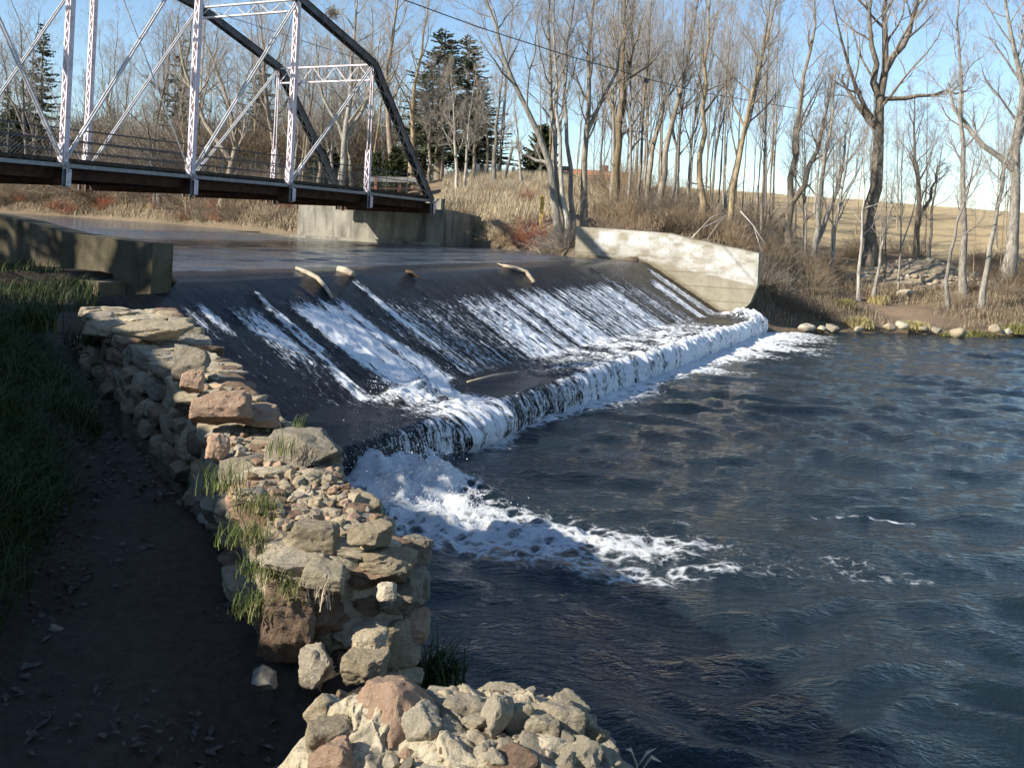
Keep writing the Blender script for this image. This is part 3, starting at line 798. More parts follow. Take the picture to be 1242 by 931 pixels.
def laced(mb, a, b, wid, dep, side, fr, pitch, plate=.05, lace=.035, cover=False):
    """two plates 'wid' apart along side joined by zigzag lacing on both faces (fr: face direction)"""
    a = Vector(a); b = Vector(b); d = (b - a); L = d.length; d = d / L
    for s in (-1, 1):
        o = side * (s * (wid / 2 - plate / 2)); mb.bar(a + o, b + o, dep, plate, side)
    n = max(2, int(L / pitch))
    for f in ((-1, 1) if not cover else (-1,)):
        for i in range(n):
            s = 1 if i % 2 else -1
            p = a + d * (L * i / n) + side * (s * (wid / 2 - plate)) + fr * (f * (dep / 2 + .006))
            q = a + d * (L * (i + 1) / n) - side * (s * (wid / 2 - plate)) + fr * (f * (dep / 2 + .006))
            mb.bar(p, q, lace * 1.5, .010, fr)
    if cover: mb.bar(a + fr * (dep / 2 + .012), b + fr * (dep / 2 + .012), wid + .06, .02, fr)
for g in (0.0, BW):
    # inclined end posts and top chord
    for e, h in ((4, 3), (-5, -4)):
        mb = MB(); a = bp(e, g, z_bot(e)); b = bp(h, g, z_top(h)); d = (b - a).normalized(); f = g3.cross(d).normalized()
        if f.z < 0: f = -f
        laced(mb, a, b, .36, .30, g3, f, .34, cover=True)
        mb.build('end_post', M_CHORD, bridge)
    for t in range(-4, 3):
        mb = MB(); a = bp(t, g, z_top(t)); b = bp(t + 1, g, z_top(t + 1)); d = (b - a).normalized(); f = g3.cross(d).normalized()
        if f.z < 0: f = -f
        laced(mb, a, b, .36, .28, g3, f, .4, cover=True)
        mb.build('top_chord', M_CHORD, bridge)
    for t in range(-3, 3):
        mb = MB(); laced(mb, bp(t, g, z_bot(t)), bp(t, g, z_top(t) - .1), .265, .19, g3, b3, .29)
        mb.bar(bp(t, g, z_bot(t) + .1) - b3 * .14, bp(t, g, z_bot(t) + .75) - b3 * .14, .26, .012, b3)
        mb.build('lattice_post', M_LILAC, bridge)
    for t in (3, -4):
        mb = MB()
        for s in (-1, 1): mb.tube([bp(t, g + s * .10, z_bot(t) + 1.9), bp(t, g + s * .05, z_top(t) - .1)], .032, 6)
        laced(mb, bp(t, g, z_bot(t)), bp(t, g, z_bot(t) + 2.1), .28, .16, g3, b3, .3)
        mb.build('hanger', M_LILAC, bridge)
    for t in NODES[:-1]:
        mb = MB()
        for s in (-1, 1): mb.bar(bp(t, g + s * .09, z_bot(t)), bp(t + 1, g + s * .09, z_bot(t + 1)), .04, .13)
        mb.build('bottom_chord', M_PIPE, bridge)
    def diag(t0, t1, r, n=2, up=True):
        mb = MB()
        for s in ((-1, 1) if n == 2 else (0,)):
            a = bp(t0, g + s * .07, z_bot(t0) + .08); b = bp(t1, g + s * .07, z_top(t1) - .1)
            mb.bar(a, b, r, r * 1.7, z3)
            if n == 2: mb.bar(a.lerp(b, .12) , a.lerp(b, .12) + (b - a).normalized() * .25, r * 1.8, r * 2.2, z3)
        mb.build('diagonal_bar', M_BAR, bridge)
    for t in (0, 1, 2): diag(t, t + 1, .036)
    for t in (-1, -2, -3): diag(t, t - 1, .036)
    diag(-1, 0, .035); diag(0, -1, .035)
    diag(1, 0, .022, 1); diag(-2, -1, .022, 1)
    for t in NODES:                                   # pin plates and the hanger plate below each pin
        mb = MB(); mb.bar(bp(t, g - .16, z_bot(t) - .72), bp(t, g - .16, z_bot(t) + .12), .28, .02, g3)
        mb.tube([bp(t, g - .22, z_bot(t)), bp(t, g + .22, z_bot(t))], .06, 8)
        mb.build('pin_plate', M_PIPE, bridge)
# struts between the trusses
for t in range(-4, 4):
    zt = z_top(t); mb = MB(); hh = .75 if t in (3, -4) else .5
    for dz in (0, -hh): 
        for s in (-1, 1): mb.bar(bp(t, .1, zt - .05 + dz) + b3 * (s * .05), bp(t, BW - .1, zt - .05 + dz) + b3 * (s * .05), .05, .07, z3)
    n = 8
    for i in range(n):
        a, b = (0, -hh) if i % 2 else (-hh, 0)
        mb.bar(bp(t, .1 + (BW - .2) * i / n, zt - .05 + a), bp(t, .1 + (BW - .2) * (i + 1) / n, zt - .05 + b), .03, .03, b3)
    mb.build('portal_strut', M_LILAC if t in (3, -4) else M_BAR, bridge)
    if t in (3, -4):
        for g, s in ((.15, 1), (BW - .15, -1)):
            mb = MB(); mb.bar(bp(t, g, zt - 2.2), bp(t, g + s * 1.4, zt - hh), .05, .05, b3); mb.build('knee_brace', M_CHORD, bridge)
for t in range(-4, 3):
    for ga, gb in ((0, BW), (BW, 0)):
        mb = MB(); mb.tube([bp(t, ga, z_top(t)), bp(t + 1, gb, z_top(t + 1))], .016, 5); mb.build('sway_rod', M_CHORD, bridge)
# floor
for t in NODES:
    mb = MB(); z = z_bot(t) - .12
    mb.bar(bp(t, -.3, z - .28), bp(t, BW + .3, z - .28), .03, .5, z3)
    for dz in (-.02, -.54): mb.bar(bp(t, -.3, z + dz), bp(t, BW + .3, z + dz), .2, .025, z3)
    mb.build('floor_beam', M_RUST if t not in (0, 1, 2) else M_RUST, bridge)
    mb = MB()
    for g in (-.31, BW + .31): mb.bar(bp(t, g, z - .56), bp(t, g, z + .0), .2, .015, g3)
    mb.build('beam_end', M_LILAC, bridge)
for k, g in enumerate((.35, 1.4, 2.45, 3.5, 4.55, BW - .35)):
    mb = MB()
    for t in NODES[:-1]: mb.bar(bp(t, g, z_bot(t) - .22), bp(t + 1, g, z_bot(t + 1) - .22), .12, .46)
    mb.build('stringer', M_RUST, bridge)
rr = random.Random(8)
mb = MB(); tt = -5.0; dpl = .2 / PANEL
while tt < 4.05:
    z = z_bot(tt) + .10 + rr.uniform(-.012, .012); e1, e2 = rr.uniform(-.06, .05), rr.uniform(-.05, .06)
    mb.bar(bp(tt, .22 + e1, z), bp(tt, BW - .22 + e2, z), .19, .09, z3); tt += dpl
mb.build('plank_deck', M_PLANK, bridge)
for g in (.22, BW - .22):
    mb = MB()
    for t in NODES[:-1]: mb.bar(bp(t, g, z_bot(t) + .20), bp(t + 1, g, z_bot(t + 1) + .20), .14, .12)
    mb.build('kerb_timber', M_PLANK, bridge)
    mb = MB()
    for t in NODES[:-1]:
        a, b = z_bot(t) + .2, z_bot(t + 1) + .2
        for h in (.28, .68, 1.05): mb.tube([bp(t, g, a + h), bp(t + 1, g, b + h)], .020 if h < 1 else .027, 5)
        for j in range(3): mb.tube([bp(t + j / 3, g, a), bp(t + j / 3, g, a + 1.07)], .022, 5)
    rl = mb.build('railing', M_RAIL, bridge)
    mb = MB()
    for i in range(int(9 * PANEL / .16)):
        t = -5 + i * .16 / PANEL; z = z_bot(t) + .30; e = .8 / PANEL
        if t + e > 4: continue
        for p, q in ((0, .75), (.75, 0)): mb.tube([bp(t, g, z + p), bp(t + e, g, z + q)], .0055, 3)
    mb.build('mesh_panel', M_RAIL, rl)
move_children_local(bridge)
for ch in bridge.children:
    for c2 in ch.children: c2.matrix_parent_inverse = Matrix.Identity(4)

# far bridge abutment of concrete
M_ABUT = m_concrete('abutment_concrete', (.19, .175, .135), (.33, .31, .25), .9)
A0 = np.array([-3.75, 53.6])
def ap_(a, b, z): return Vector((*(A0 + BG * a + BU * b), z))      # a upstream, b inland
fa_ = empty('bridge_abutment', ap_(4.5, 0, 2.05))
tag(fa_, 'pale concrete abutment under the far end of the truss bridge', 'bridge abutment')
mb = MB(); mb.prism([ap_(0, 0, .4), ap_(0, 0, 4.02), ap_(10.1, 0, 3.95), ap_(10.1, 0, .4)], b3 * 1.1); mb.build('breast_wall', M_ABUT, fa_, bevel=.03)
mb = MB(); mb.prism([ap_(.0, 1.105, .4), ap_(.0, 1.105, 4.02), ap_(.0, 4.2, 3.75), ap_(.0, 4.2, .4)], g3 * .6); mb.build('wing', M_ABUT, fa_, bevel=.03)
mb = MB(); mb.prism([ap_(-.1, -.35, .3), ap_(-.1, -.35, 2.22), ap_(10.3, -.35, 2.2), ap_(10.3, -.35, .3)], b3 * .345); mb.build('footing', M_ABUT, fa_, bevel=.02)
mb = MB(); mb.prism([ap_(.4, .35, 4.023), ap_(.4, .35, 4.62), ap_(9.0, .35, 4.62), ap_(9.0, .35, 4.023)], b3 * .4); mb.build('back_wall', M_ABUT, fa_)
move_children_local(fa_)

# timber guard rail along the road at the far end
M_OLDWOOD = m_noise('weathered_white_wood', (.40, .37, .33), (.62, .59, .54), 5, .9, .4)
M_BROWNPOST = m_noise('brown_post', (.16, .075, .045), (.26, .13, .08), 5, .9, .4)
def guard_rail(us_, Y, vtop, label):
    pts = [at_d(u, vtop + (u - us_[0]) * .02, Y + (u - us_[0]) * .02) for u in us_]
    r = empty('guard_rail', pts[0]); r.location.z = Zg(pts[0][0], pts[0][1]); tag(r, label, 'guard rail')
    for p in pts:
        z0 = float(Zg(p[0], p[1])) - .3; m = MB(); m.box((p[0] - .09, p[1] - .09, min(z0, p[2] - .7)), (p[0] + .09, p[1] + .09, p[2] + .1)); m.build('post', M_BROWNPOST, r)
    m = MB()
    m.bar(Vector(pts[0]) + Vector((-.3, -.13, -.05)), Vector(pts[-1]) + Vector((.3, -.13, -.05)), .06, .32); m.build('rail', M_OLDWOOD, r)
    m = MB(); m.bar(Vector(pts[0]) + Vector((-.3, -.13, -.62)), Vector(pts[-1]) + Vector((.3, -.13, -.62)), .05, .1); m.build('lower_rail', M_BROWNPOST, r)
    move_children_local(r)
guard_rail([456, 485, 512], 62, 216.5, 'white board guard rail on brown posts beside the road at the bridge end')
# ------------------------------------------------------------------ trees and brush
M_BARKS = [m_bark('grey_bark', (.20, .18, .15), (.38, .345, .29)), m_bark('brown_bark', (.17, .14, .105), (.34, .285, .215)), m_bark('pale_bark', (.27, .245, .20), (.44, .405, .34)), m_bark('ochre_bark', (.22, .165, .095), (.40, .31, .19))]
M_TWIG = m_noise('bare_twigs', (.25, .215, .175), (.42, .37, .31), 1.2, .9, .0)
M_TWIG_D = m_noise('dark_bare_twigs', (.18, .145, .115), (.32, .265, .215), 1.2, .9, .0)
def tubes_mesh(name, lines_, mat, parent=None, smooth=True):
    """lines_: list of (pts (k,3), radii (k,), sides)"""
    groups = {}
    for p, r, n in lines_: groups.setdefault((len(p), n), []).append((p, r))
    Vs = []; Fs = []; base = 0
    for (k, n), L in groups.items():
        P = np.array([p for p, r in L]); Rr = np.array([r for p, r in L]); m = len(L)
        D = np.empty_like(P); D[:, 1:-1] = P[:, 2:] - P[:, :-2]; D[:, 0] = P[:, 1] - P[:, 0]; D[:, -1] = P[:, -1] - P[:, -2]
        D /= np.linalg.norm(D, axis=2, keepdims=True) + 1e-9
        ref = np.where(np.abs(D[:, :1, 2:3]) < .8, np.array([0, 0, 1.0]), np.array([1.0, 0, 0]))
        Xa = np.cross(D, np.broadcast_to(ref, D.shape)); Xa /= np.linalg.norm(Xa, axis=2, keepdims=True) + 1e-9
        Ya = np.cross(D, Xa)
        an = 2 * np.pi * np.arange(n) / n
        ringv = P[:, :, None, :] + Rr[:, :, None, None] * (Xa[:, :, None, :] * np.cos(an)[None, None, :, None] + Ya[:, :, None, :] * np.sin(an)[None, None, :, None])
        Vs.append(ringv.reshape(-1, 3))
        i, j, q = np.meshgrid(np.arange(m), np.arange(k - 1), np.arange(n), indexing='ij')
        a = base + (i * k + j) * n + q; b = base + (i * k + j) * n + (q + 1) % n
        Fs.append(np.stack([a, b, b + n, a + n], -1).reshape(-1, 4))
        base += m * k * n
    me = np_mesh(name, np.concatenate(Vs), np.concatenate(Fs))
    me.materials.append(mat)
    if smooth: me.polygons.foreach_set('use_smooth', np.ones(len(me.polygons), bool))
    return me
def rotvec(d, ang, az):
    d = d / np.linalg.norm(d)
    x = np.cross(d, [0.1, 0.2, 0.97]); 
    if np.linalg.norm(x) < 1e-3: x = np.cross(d, [1, 0, 0])
    x /= np.linalg.norm(x); y = np.cross(d, x)
    return d * math.cos(ang) + (x * math.cos(az) + y * math.sin(az)) * math.sin(ang)
def branch(rng, p, d, L, r, lvl, out, maxl, up=.12, wob=.16, dens=1.0, kink=0.0):
    k = {0: 7, 1: 6, 2: 5}.get(lvl, 4)
    pts = [p]; rad = [r]; dd = d / np.linalg.norm(d)
    for i in range(k):
        dd = dd + rng.normal(0, wob + (kink if i == 1 else 0), 3) * (1.0 if lvl else .6); dd[2] += up
        dd /= np.linalg.norm(dd); pts.append(pts[-1] + dd * L / k); rad.append(max(r * (1 - .82 * (i + 1) / k), .0035))
    out.append((np.array(pts), np.array(rad), {0: 8, 1: 6, 2: 4}.get(lvl, 3), lvl))
    if lvl >= maxl: return
    nch = {0: 0, 1: 7, 2: 6, 3: 5}.get(lvl, 3) * dens
    nch *= .98; nch = int(nch) + (rng.random() < nch % 1)
    az = rng.random() * 6.28
    for c in range(nch):
        f = .25 + .75 * (c + rng.random()) / max(nch, 1); f = min(f, .98)
        x = f * k; i = min(int(x), k - 1)
        bp_ = pts[i] + (pts[i + 1] - pts[i]) * (x - i); dl = pts[i + 1] - pts[i]
        az += 2.4 + rng.normal(0, .4)
        rr_ = (rad[i] + (rad[i + 1] - rad[i]) * (x - i))
        branch(rng, bp_, rotvec(dl, rng.uniform(.45, .95), az), L * rng.uniform(.38, .62) * (1.1 - .5 * f), max(rr_ * rng.uniform(.45, .7), .0055), lvl + 1, out, maxl, up, wob * 1.15, dens)
def grow(seed, axis, r0, clear=.35, nl=14, limb=.36, maxl=4, dens=1.0, fork=None, up=.12, spread=(.5, .95), rmin=.02):
    """axis: trunk polyline (k,3) from the base. returns (trunk lines, crown lines)"""
    rng = np.random.default_rng(seed)
    axis = np.asarray(axis, float); seg = np.linalg.norm(np.diff(axis, axis=0), axis=1); L = seg.sum()
    al = np.concatenate([[0], np.cumsum(seg)]); n = 12
    f = np.linspace(0, 1, n); P = np.stack([np.interp(f * L, al, axis[:, i]) for i in range(3)], 1)
    P[1:-1] += rng.normal(0, .008 * L / 2, (n - 2, 3)) * np.array([1, 1, .2])
    R = r0 * (1 - .86 * f ** .9); R[0] *= 1.35; R[1] *= 1.06; R = np.maximum(R, rmin * .6)
    tr = [(P, R, 9, 0)]; rest = []
    az = rng.random() * 6.28
    for c in range(nl):
        ff = clear + (1 - clear) * ((c + rng.random() * .8) / nl) ** .9; ff = min(ff, .985)
        i = min(int(ff * (n - 1)), n - 2); x = ff * (n - 1) - i
        p = P[i] + (P[i + 1] - P[i]) * x; d = P[i + 1] - P[i]; r = R[i] + (R[i + 1] - R[i]) * x
        az += 2.4 + rng.normal(0, .5)
        ln = limb * L * (1.15 - .75 * ((ff - clear) / (1 - clear))) * rng.uniform(.55, 1.2)
        branch(rng, p, rotvec(d, rng.uniform(*spread), az), ln, max(r * rng.uniform(.35, .6), .012), 1, rest, maxl, up, .15, dens)
    # a few dead stubs and shoots low on the trunk
    for c in range(3):
        ff = rng.uniform(.1, clear) if clear > .12 else .1
        i = min(int(ff * (n - 1)), n - 2); az += 2.2
        branch(rng, P[i], rotvec(P[i + 1] - P[i], rng.uniform(.8, 1.3), az), L * rng.uniform(.04, .12), max(r0 * .12, .01), 3, rest, 4, .1, .2, .8)
    if fork:
        for (fp, ftop, fr) in fork:                       # extra stems: (fraction on the trunk, end point, radius)
            i = int(fp * (n - 1)); a = P[i]; b = np.asarray(ftop, float); m = 8; g = np.linspace(0, 1, m)
            Q = a + (b - a) * g[:, None]; bow = (b - a) * np.array([1, 1, 0]); Q[1:-1] += bow * (.22 * np.sin(g[1:-1] * math.pi))[:, None] + rng.normal(0, .01 * L, (m - 2, 3)) * .6
            FR = np.maximum(fr * (1 - .8 * g), .015); tr.append((Q, FR, 7, 0)); lf = np.linalg.norm(b - a)
            for c in range(max(5, nl // 2)):
                ff = .3 + .68 * (c + rng.random()) / max(5, nl // 2); ff = min(ff, .98); i = min(int(ff * (m - 1)), m - 2); az += 2.4 + rng.normal(0, .4)
                branch(rng, Q[i] + (Q[i + 1] - Q[i]) * (ff * (m - 1) - i), rotvec(Q[i + 1] - Q[i], rng.uniform(*spread), az), lf * .45 * (1.2 - .7 * ff) * rng.uniform(.6, 1.15), max(FR[i] * .5, .012), 1, rest, maxl, up, .15, dens)
    trunk = [b[:3] for b in tr + rest if b[3] <= 1]
    crown = [b[:3] for b in rest if b[3] > 1]
    return trunk, crown
def tree_object(name, base, meshes, label, cat='tree', group=None, rz=0.0, sc=(1, 1, 1)):
    r = empty(name, base, rz); r.scale = sc
    tag(r, label, cat, group)
    link_mesh('trunk', meshes[0], None, r); link_mesh('crown', meshes[1], None, r)
    return r
def gz(x, y): return float(Zg(np.array([x]), np.array([y]))[0])
def hero(seed, Y, pix, wpx, label, bark=0, twig=None, fork_px=(), base=None, **kw):
    """a bare tree whose trunk passes the given picture points (first one is the base), all near depth Y"""
    pts = [at_d(u, v, Y) for u, v in pix]
    b = pts[0].copy(); z0 = gz(b[0], b[1])
    if abs(z0 - b[2]) < 1.2: b[2] = z0
    b[2] = z0 if base is None else base
    b[2] -= .12
    axis = [b] + [p + np.array([0, (i + 1) * .12 * ((seed % 5) - 2), 0]) for i, p in enumerate(pts[1:])]
    fk = [(f, at_d(u, v, Y + dy) - b, w * Y / FPX / 2) for f, u, v, w, dy in fork_px]
    t, c = grow(seed, np.array(axis) - b, .84 * wpx * Y / FPX / 2, fork=fk, **kw)
    M = (tubes_mesh('trunk', t, M_BARKS[bark]), tubes_mesh('crown', c, twig or M_TWIG))
    return tree_object('bare_tree', b, M, label)

# --- the individual trees one can tell apart
hero(101, 47.5, [(684, 283), (663, 195), (640, 130), (612, 75), (588, -10), (575, -70)], 13, 'pale leaning trunk of the clump beside the wing wall, bending far left', 2, clear=.42, nl=13, limb=.30, dens=1.1)
hero(102, 47.8, [(688, 282), (673, 200), (667, 110), (664, 20), (664, -80)], 10, 'straight middle trunk of the pale clump beside the wing wall', 2, clear=.35, nl=14, limb=.24)
hero(103, 47.2, [(690, 284), (681, 200), (673, 100), (672, 10), (676, -70)], 8, 'slim pale trunk pressed against the middle of the clump by the wing wall', 2, clear=.4, nl=12, limb=.22)
hero(104, 48.0, [(697, 284), (690, 205), (686, 110), (688, 60), (700, -40)], 9, 'clump trunk by the wing wall that carries the long dark low branch', 0, clear=.45, nl=12, limb=.26, fork_px=((.32, 625, 178, 6, 1.),))
hero(105, 48.5, [(709, 284), (708, 200), (713, 110), (718, 20), (726, -60)], 12, 'dark upright tree just right of the pale clump, by the upstream end of wing wall', 1, clear=.3, nl=15, limb=.26, fork_px=((.4, 760, 20, 6, 1),))
hero(106, 55, [(744, 268), (748, 190), (755, 110), (756, 30), (757, -40)], 13, 'ochre trunked tree behind the flat top of the wing wall, forking narrowly', 3, clear=.35, nl=14, limb=.25, fork_px=((.42, 772, -10, 9, .5),))
hero(107, 54, [(795, 275), (808, 185), (826, 105), (838, 50), (850, -30)], 11, 'pinkish brown trunk leaning right behind the middle of the wing wall', 1, clear=.4, nl=13, limb=.26)
hero(108, 50, [(849, 290), (851, 200), (855, 110), (860, 30), (866, -40)], 11, 'straight ochre trunk rising just behind the wing wall where its top slopes', 3, clear=.42, nl=14, limb=.24)
hero(109, 49, [(880, 298), (893, 225), (906, 150), (925, 80), (945, 10), (955, -50)], 10, 'ochre tree leaning right directly behind the lower end of the wing wall', 3, clear=.38, nl=14, limb=.27)
hero(110, 51, [(872, 285), (892, 200), (912, 120), (924, 60), (930, -20)], 9, 'grey tree close behind the ochre leaning one at the wing wall end', 0, clear=.4, nl=12, limb=.25)
hero(111, 57, [(783, 262), (790, 190), (806, 125), (822, 100), (850, 60)], 9, 'crooked tree whose stem elbows right above the middle of the wing wall', 1, clear=.42, nl=11, limb=.26)
hero(112, 60, [(957, 290), (960, 215), (970, 130), (985, 50), (995, -30)], 12, 'dark twin stemmed tree at the left edge of the stubble field', 1, clear=.3, nl=14, limb=.25, fork_px=((.22, 1010, 90, 8, .5),))
hero(113, 60, [(1050, 322), (1058, 250), (1065, 180), (1072, 110), (1077, 70), (1080, -10), (1084, -60)], 24, 'large dark oak with a thick trunk standing before the stubble field', 1, clear=.45, nl=12, limb=.40, fork_px=((.50, 1022, 90, 9, .5), (.62, 1056, -30, 9, 0), (.55, 1175, 105, 6, -.5), (.64, 1118, -20, 9, .8)))
hero(114, 52, [(1168, 366), (1172, 260), (1172, 150), (1170, 60), (1173, -50)], 11, 'slim straight grey tree right of the rubble heap', 0, clear=.3, nl=18, limb=.17)
hero(115, 57, [(1220, 348), (1228, 250), (1231, 170), (1234, 100), (1218, 60), (1205, -20)], 19, 'thick forked trunk at the right edge of the picture', 0, clear=.42, nl=12, limb=.34, fork_px=((.5, 1262, 20, 11, .5), (.42, 1150, 100, 9, .5)))
hero(116, 48.5, [(1150, 384), (1147, 330), (1158, 270), (1172, 225), (1180, 180)], 7, 'crooked pale sapling leaning over the bank right of the dirt landing', 2, clear=.4, nl=9, limb=.3)
hero(117, 49, [(1190, 378), (1196, 320), (1212, 240), (1228, 170), (1244, 100)], 9, 'pale tree leaning right at the water on the right bank', 2, clear=.35, nl=13, limb=.25)
hero(118, 50, [(1042, 352), (1046, 290), (1050, 230), (1051, 170)], 6, 'thin pale sapling on the bank left of the rubble heap', 2, clear=.35, nl=9, limb=.25, maxl=3)
hero(119, 51, [(1060, 350), (1072, 300), (1086, 250), (1092, 205)], 6, 'thin pale sapling leaning right at the left edge of the rubble', 2, clear=.35, nl=9, limb=.25, maxl=3)
hero(120, 66, [(1112, 308), (1113, 240), (1106, 180), (1104, 120)], 10, 'dark bare tree rising behind the top of the rubble heap', 1, clear=.3, nl=13, limb=.33, fork_px=((.35, 1137, 200, 6, .5),))
hero(121, 64, [(1127, 306), (1130, 250), (1136, 205), (1141, 175)], 6, 'small dark bare tree just right behind the rubble heap', 1, clear=.35, nl=9, limb=.35, maxl=3)
hero(122, 58, [(988, 312), (993, 250), (1000, 190), (1010, 130), (1014, 70)], 9, 'grey double sapling between the wing wall end and the large oak', 0, clear=.3, nl=13, limb=.24, fork_px=((.15, 1030, 130, 7, .5),))
hero(123, 74, [(413, 238), (418, 170), (424, 110), (428, 40), (433, -30)], 12, 'big pale trunked tree seen through the last panel of the bridge', 2, clear=.3, nl=15, limb=.30, fork_px=((.36, 462, 40, 6, .5), (.30, 382, 40, 5, .8)))
hero(124, 72, [(598, 250), (600, 190), (604, 130), (612, 70)], 8, 'slender grey tree in the dry grass right of the spruces', 0, clear=.3, nl=14, limb=.26)
hero(125, 69, [(556, 232), (553, 180), (550, 130), (548, 90)], 6, 'thin pale stem standing in front of the dark spruces', 2, clear=.25, nl=14, limb=.28)
hero(126, 69, [(563, 230), (566, 180), (572, 130), (578, 85)], 5, 'thinner pale stem right of the first one before the spruces', 2, clear=.25, nl=12, limb=.28)
hero(127, 78, [(500, 232), (500, 170), (502, 110), (512, 55), (520, 0)], 10, 'ochre barked tree left in front of the spruces at the bridge end', 3, clear=.25, nl=15, limb=.32)
hero(128, 88, [(345, 232), (330, 170), (322, 120), (318, 60), (310, 0)], 11, 'broken brown tree seen between the second and third lilac posts', 1, clear=.3, nl=13, limb=.33)
hero(129, 84, [(268, 236), (285, 180), (274, 120), (262, 90), (240, 40)], 12, 'dark leaning tree behind the middle of the bridge deck', 1, clear=.25, nl=14, limb=.35, fork_px=((.35, 215, 20, 7, .5),))
for i_, (u_, w_) in enumerate([(520, 6), (536, 5), (574, 6), (590, 5)]):
    hero(140 + i_, 78, [(u_, 228), (u_ + 2, 170), (u_ + 6 * (-1) ** i_, 120), (u_ + 4, 80 + 8 * i_)], w_, ['bare brown tree before the left flank of the dark spruces', 'bare brown tree before the middle of the dark spruces', 'bare brown tree before the right flank of the dark spruces', 'outermost bare brown tree at the right edge of the spruces'][i_], 1, clear=.2, nl=17, limb=.34)
hero(130, 80, [(478, 232), (472, 160), (470, 90), (480, 30), (490, -40)], 11, 'tall dark tree just behind the inclined end post of the bridge', 1, clear=.32, nl=14, limb=.30)
hero(131, 68, [(632, 248), (630, 190), (626, 150), (622, 120)], 5, 'small bare tree in the dry grass by the leaning pale pole', 0, clear=.3, nl=11, limb=.3, maxl=3)

# --- generic bare trees, copied for the woods
GEN = []
for i in range(9):
    rng = np.random.default_rng(300 + i); Ht = 15.0
    ln = rng.normal(0, 1.0, 2)
    ax = [(0, 0, 0), (ln[0] * .2, ln[1] * .2, Ht * .3), (ln[0] * .6, ln[1] * .5, Ht * .62), (ln[0] * 1.2, ln[1], Ht)]
    t, c = grow(400 + i, ax, dens=.85, r0= [.16, .12, .2, .1, .14, .24, .11, .17, .13][i], clear=[.3, .4, .28, .45, .35, .25, .5, .32, .4][i], nl=[15, 13, 16, 12, 14, 17, 11, 15, 13][i], limb=[.28, .24, .34, .2, .27, .36, .2, .3, .24][i],
                fork=[((.3, (2.0, 1, 13.5), .1)), None, ((.35, (-2.6, 1.2, 13), .12)), None, ((.25, (1.4, -1.5, 14), .08)), ((.4, (3, .5, 13), .13)), None, None, ((.45, (-1.5, -.6, 14), .07))][i] and [[((.3, (2.0, 1, 13.5), .1)), None, ((.35, (-2.6, 1.2, 13), .12)), None, ((.25, (1.4, -1.5, 14), .08)), ((.4, (3, .5, 13), .13)), None, None, ((.45, (-1.5, -.6, 14), .07))][i]])
    GEN.append((tubes_mesh('trunk', t, M_BARKS[[0, 1, 0, 3, 1, 0, 3, 1, 0][i]]), tubes_mesh('crown', c, M_TWIG if i % 3 else M_TWIG_D)))
ORD = ['first', 'second', 'third', 'fourth', 'fifth', 'sixth', 'seventh', 'eighth', 'ninth', 'tenth', 'eleventh', 'twelfth', 'thirteenth', 'fourteenth', 'fifteenth', 'sixteenth', 'seventeenth', 'eighteenth', 'nineteenth', 'twentieth']
ORD += ['twenty-' + w for w in ORD[:9]] + ['thirtieth'] + ['thirty-' + w for w in ORD[:9]] + ['fortieth'] + ['forty-' + w for w in ORD[:9]] + ['fiftieth'] + ['fifty-' + w for w in ORD[:9]] + ['sixtieth'] + ['sixty-' + w for w in ORD[:9]] + ['seventieth'] + ['seventy-' + w for w in ORD[:9]] + ['eightieth']
def ordered(items, fmt):
    """labels by the place along a row as seen from the dam; items are (x, y, ...)"""
    o = sorted(range(len(items)), key=lambda i: items[i][0] / items[i][1])
    lab = [None] * len(items)
    for k, i in enumerate(o): lab[i] = fmt % ORD[k]
    return lab
rt = random.Random(5)
def wood(n, u0, u1, y0, y1, h0, h1, fmt, group, slim=1.0, power=1.0):
    it = []
    while len(it) < n:
        Y = y0 + (y1 - y0) * rt.random() ** power; u = rt.uniform(u0, u1); x = float(at_d(u, 250, Y)[0])
        if any(abs(x - a[0]) + abs(Y - a[1]) < .9 for a in it): continue
        z = gz(x, Y)
        if z < UP_Z + .4 and Y > 60: continue
        it.append((x, Y, z))
    for (x, y, z), lb in zip(it, ordered(it, fmt)):
        k = rt.randrange(9); s = rt.uniform(h0, h1) / 15.0; w = s * slim * rt.uniform(.85, 1.25)
        tree_object('bare_tree', (x, y, z - .15), GEN[k], lb, 'tree', group, rt.uniform(0, 6.28), (w, w, s))
wood(34, 735, 945, 62, 110, 12, 18, 'bare woodland tree behind the painted wing wall, %s from the left', 'bare trees in the wood behind the wing wall', .46)
wood(12, 735, 945, 54, 64, 10, 15, 'slender bare tree at the near edge of the wood, %s from its left end', 'bare trees at the near edge of the wood', .5)
wood(13, 600, 735, 74, 120, 11, 17, 'bare tree before the orange roofed house and the headstones, %s from the left', 'bare trees around the houses', .6)
wood(16, 950, 1235, 70, 110, 9, 15, 'slim bare tree along the near edge of the stubble field, %s from the left', 'bare trees along the stubble field', .6)
wood(9, 960, 1235, 52, 64, 6, 10, 'thin bare sapling on the right bank around the rubble heap, %s from the left', 'saplings around the rubble heap', .7)
wood(50, -40, 470, 96, 170, 15, 25, 'bare tree in the wood beyond the pond, %s from the left through the bridge', 'bare trees beyond the pond', .95, .8)
wood(24, 20, 470, 82, 110, 8, 15, 'lower spreading bare tree at the pond edge beyond the bridge, %s from the left', 'spreading trees at the pond edge', 1.3)

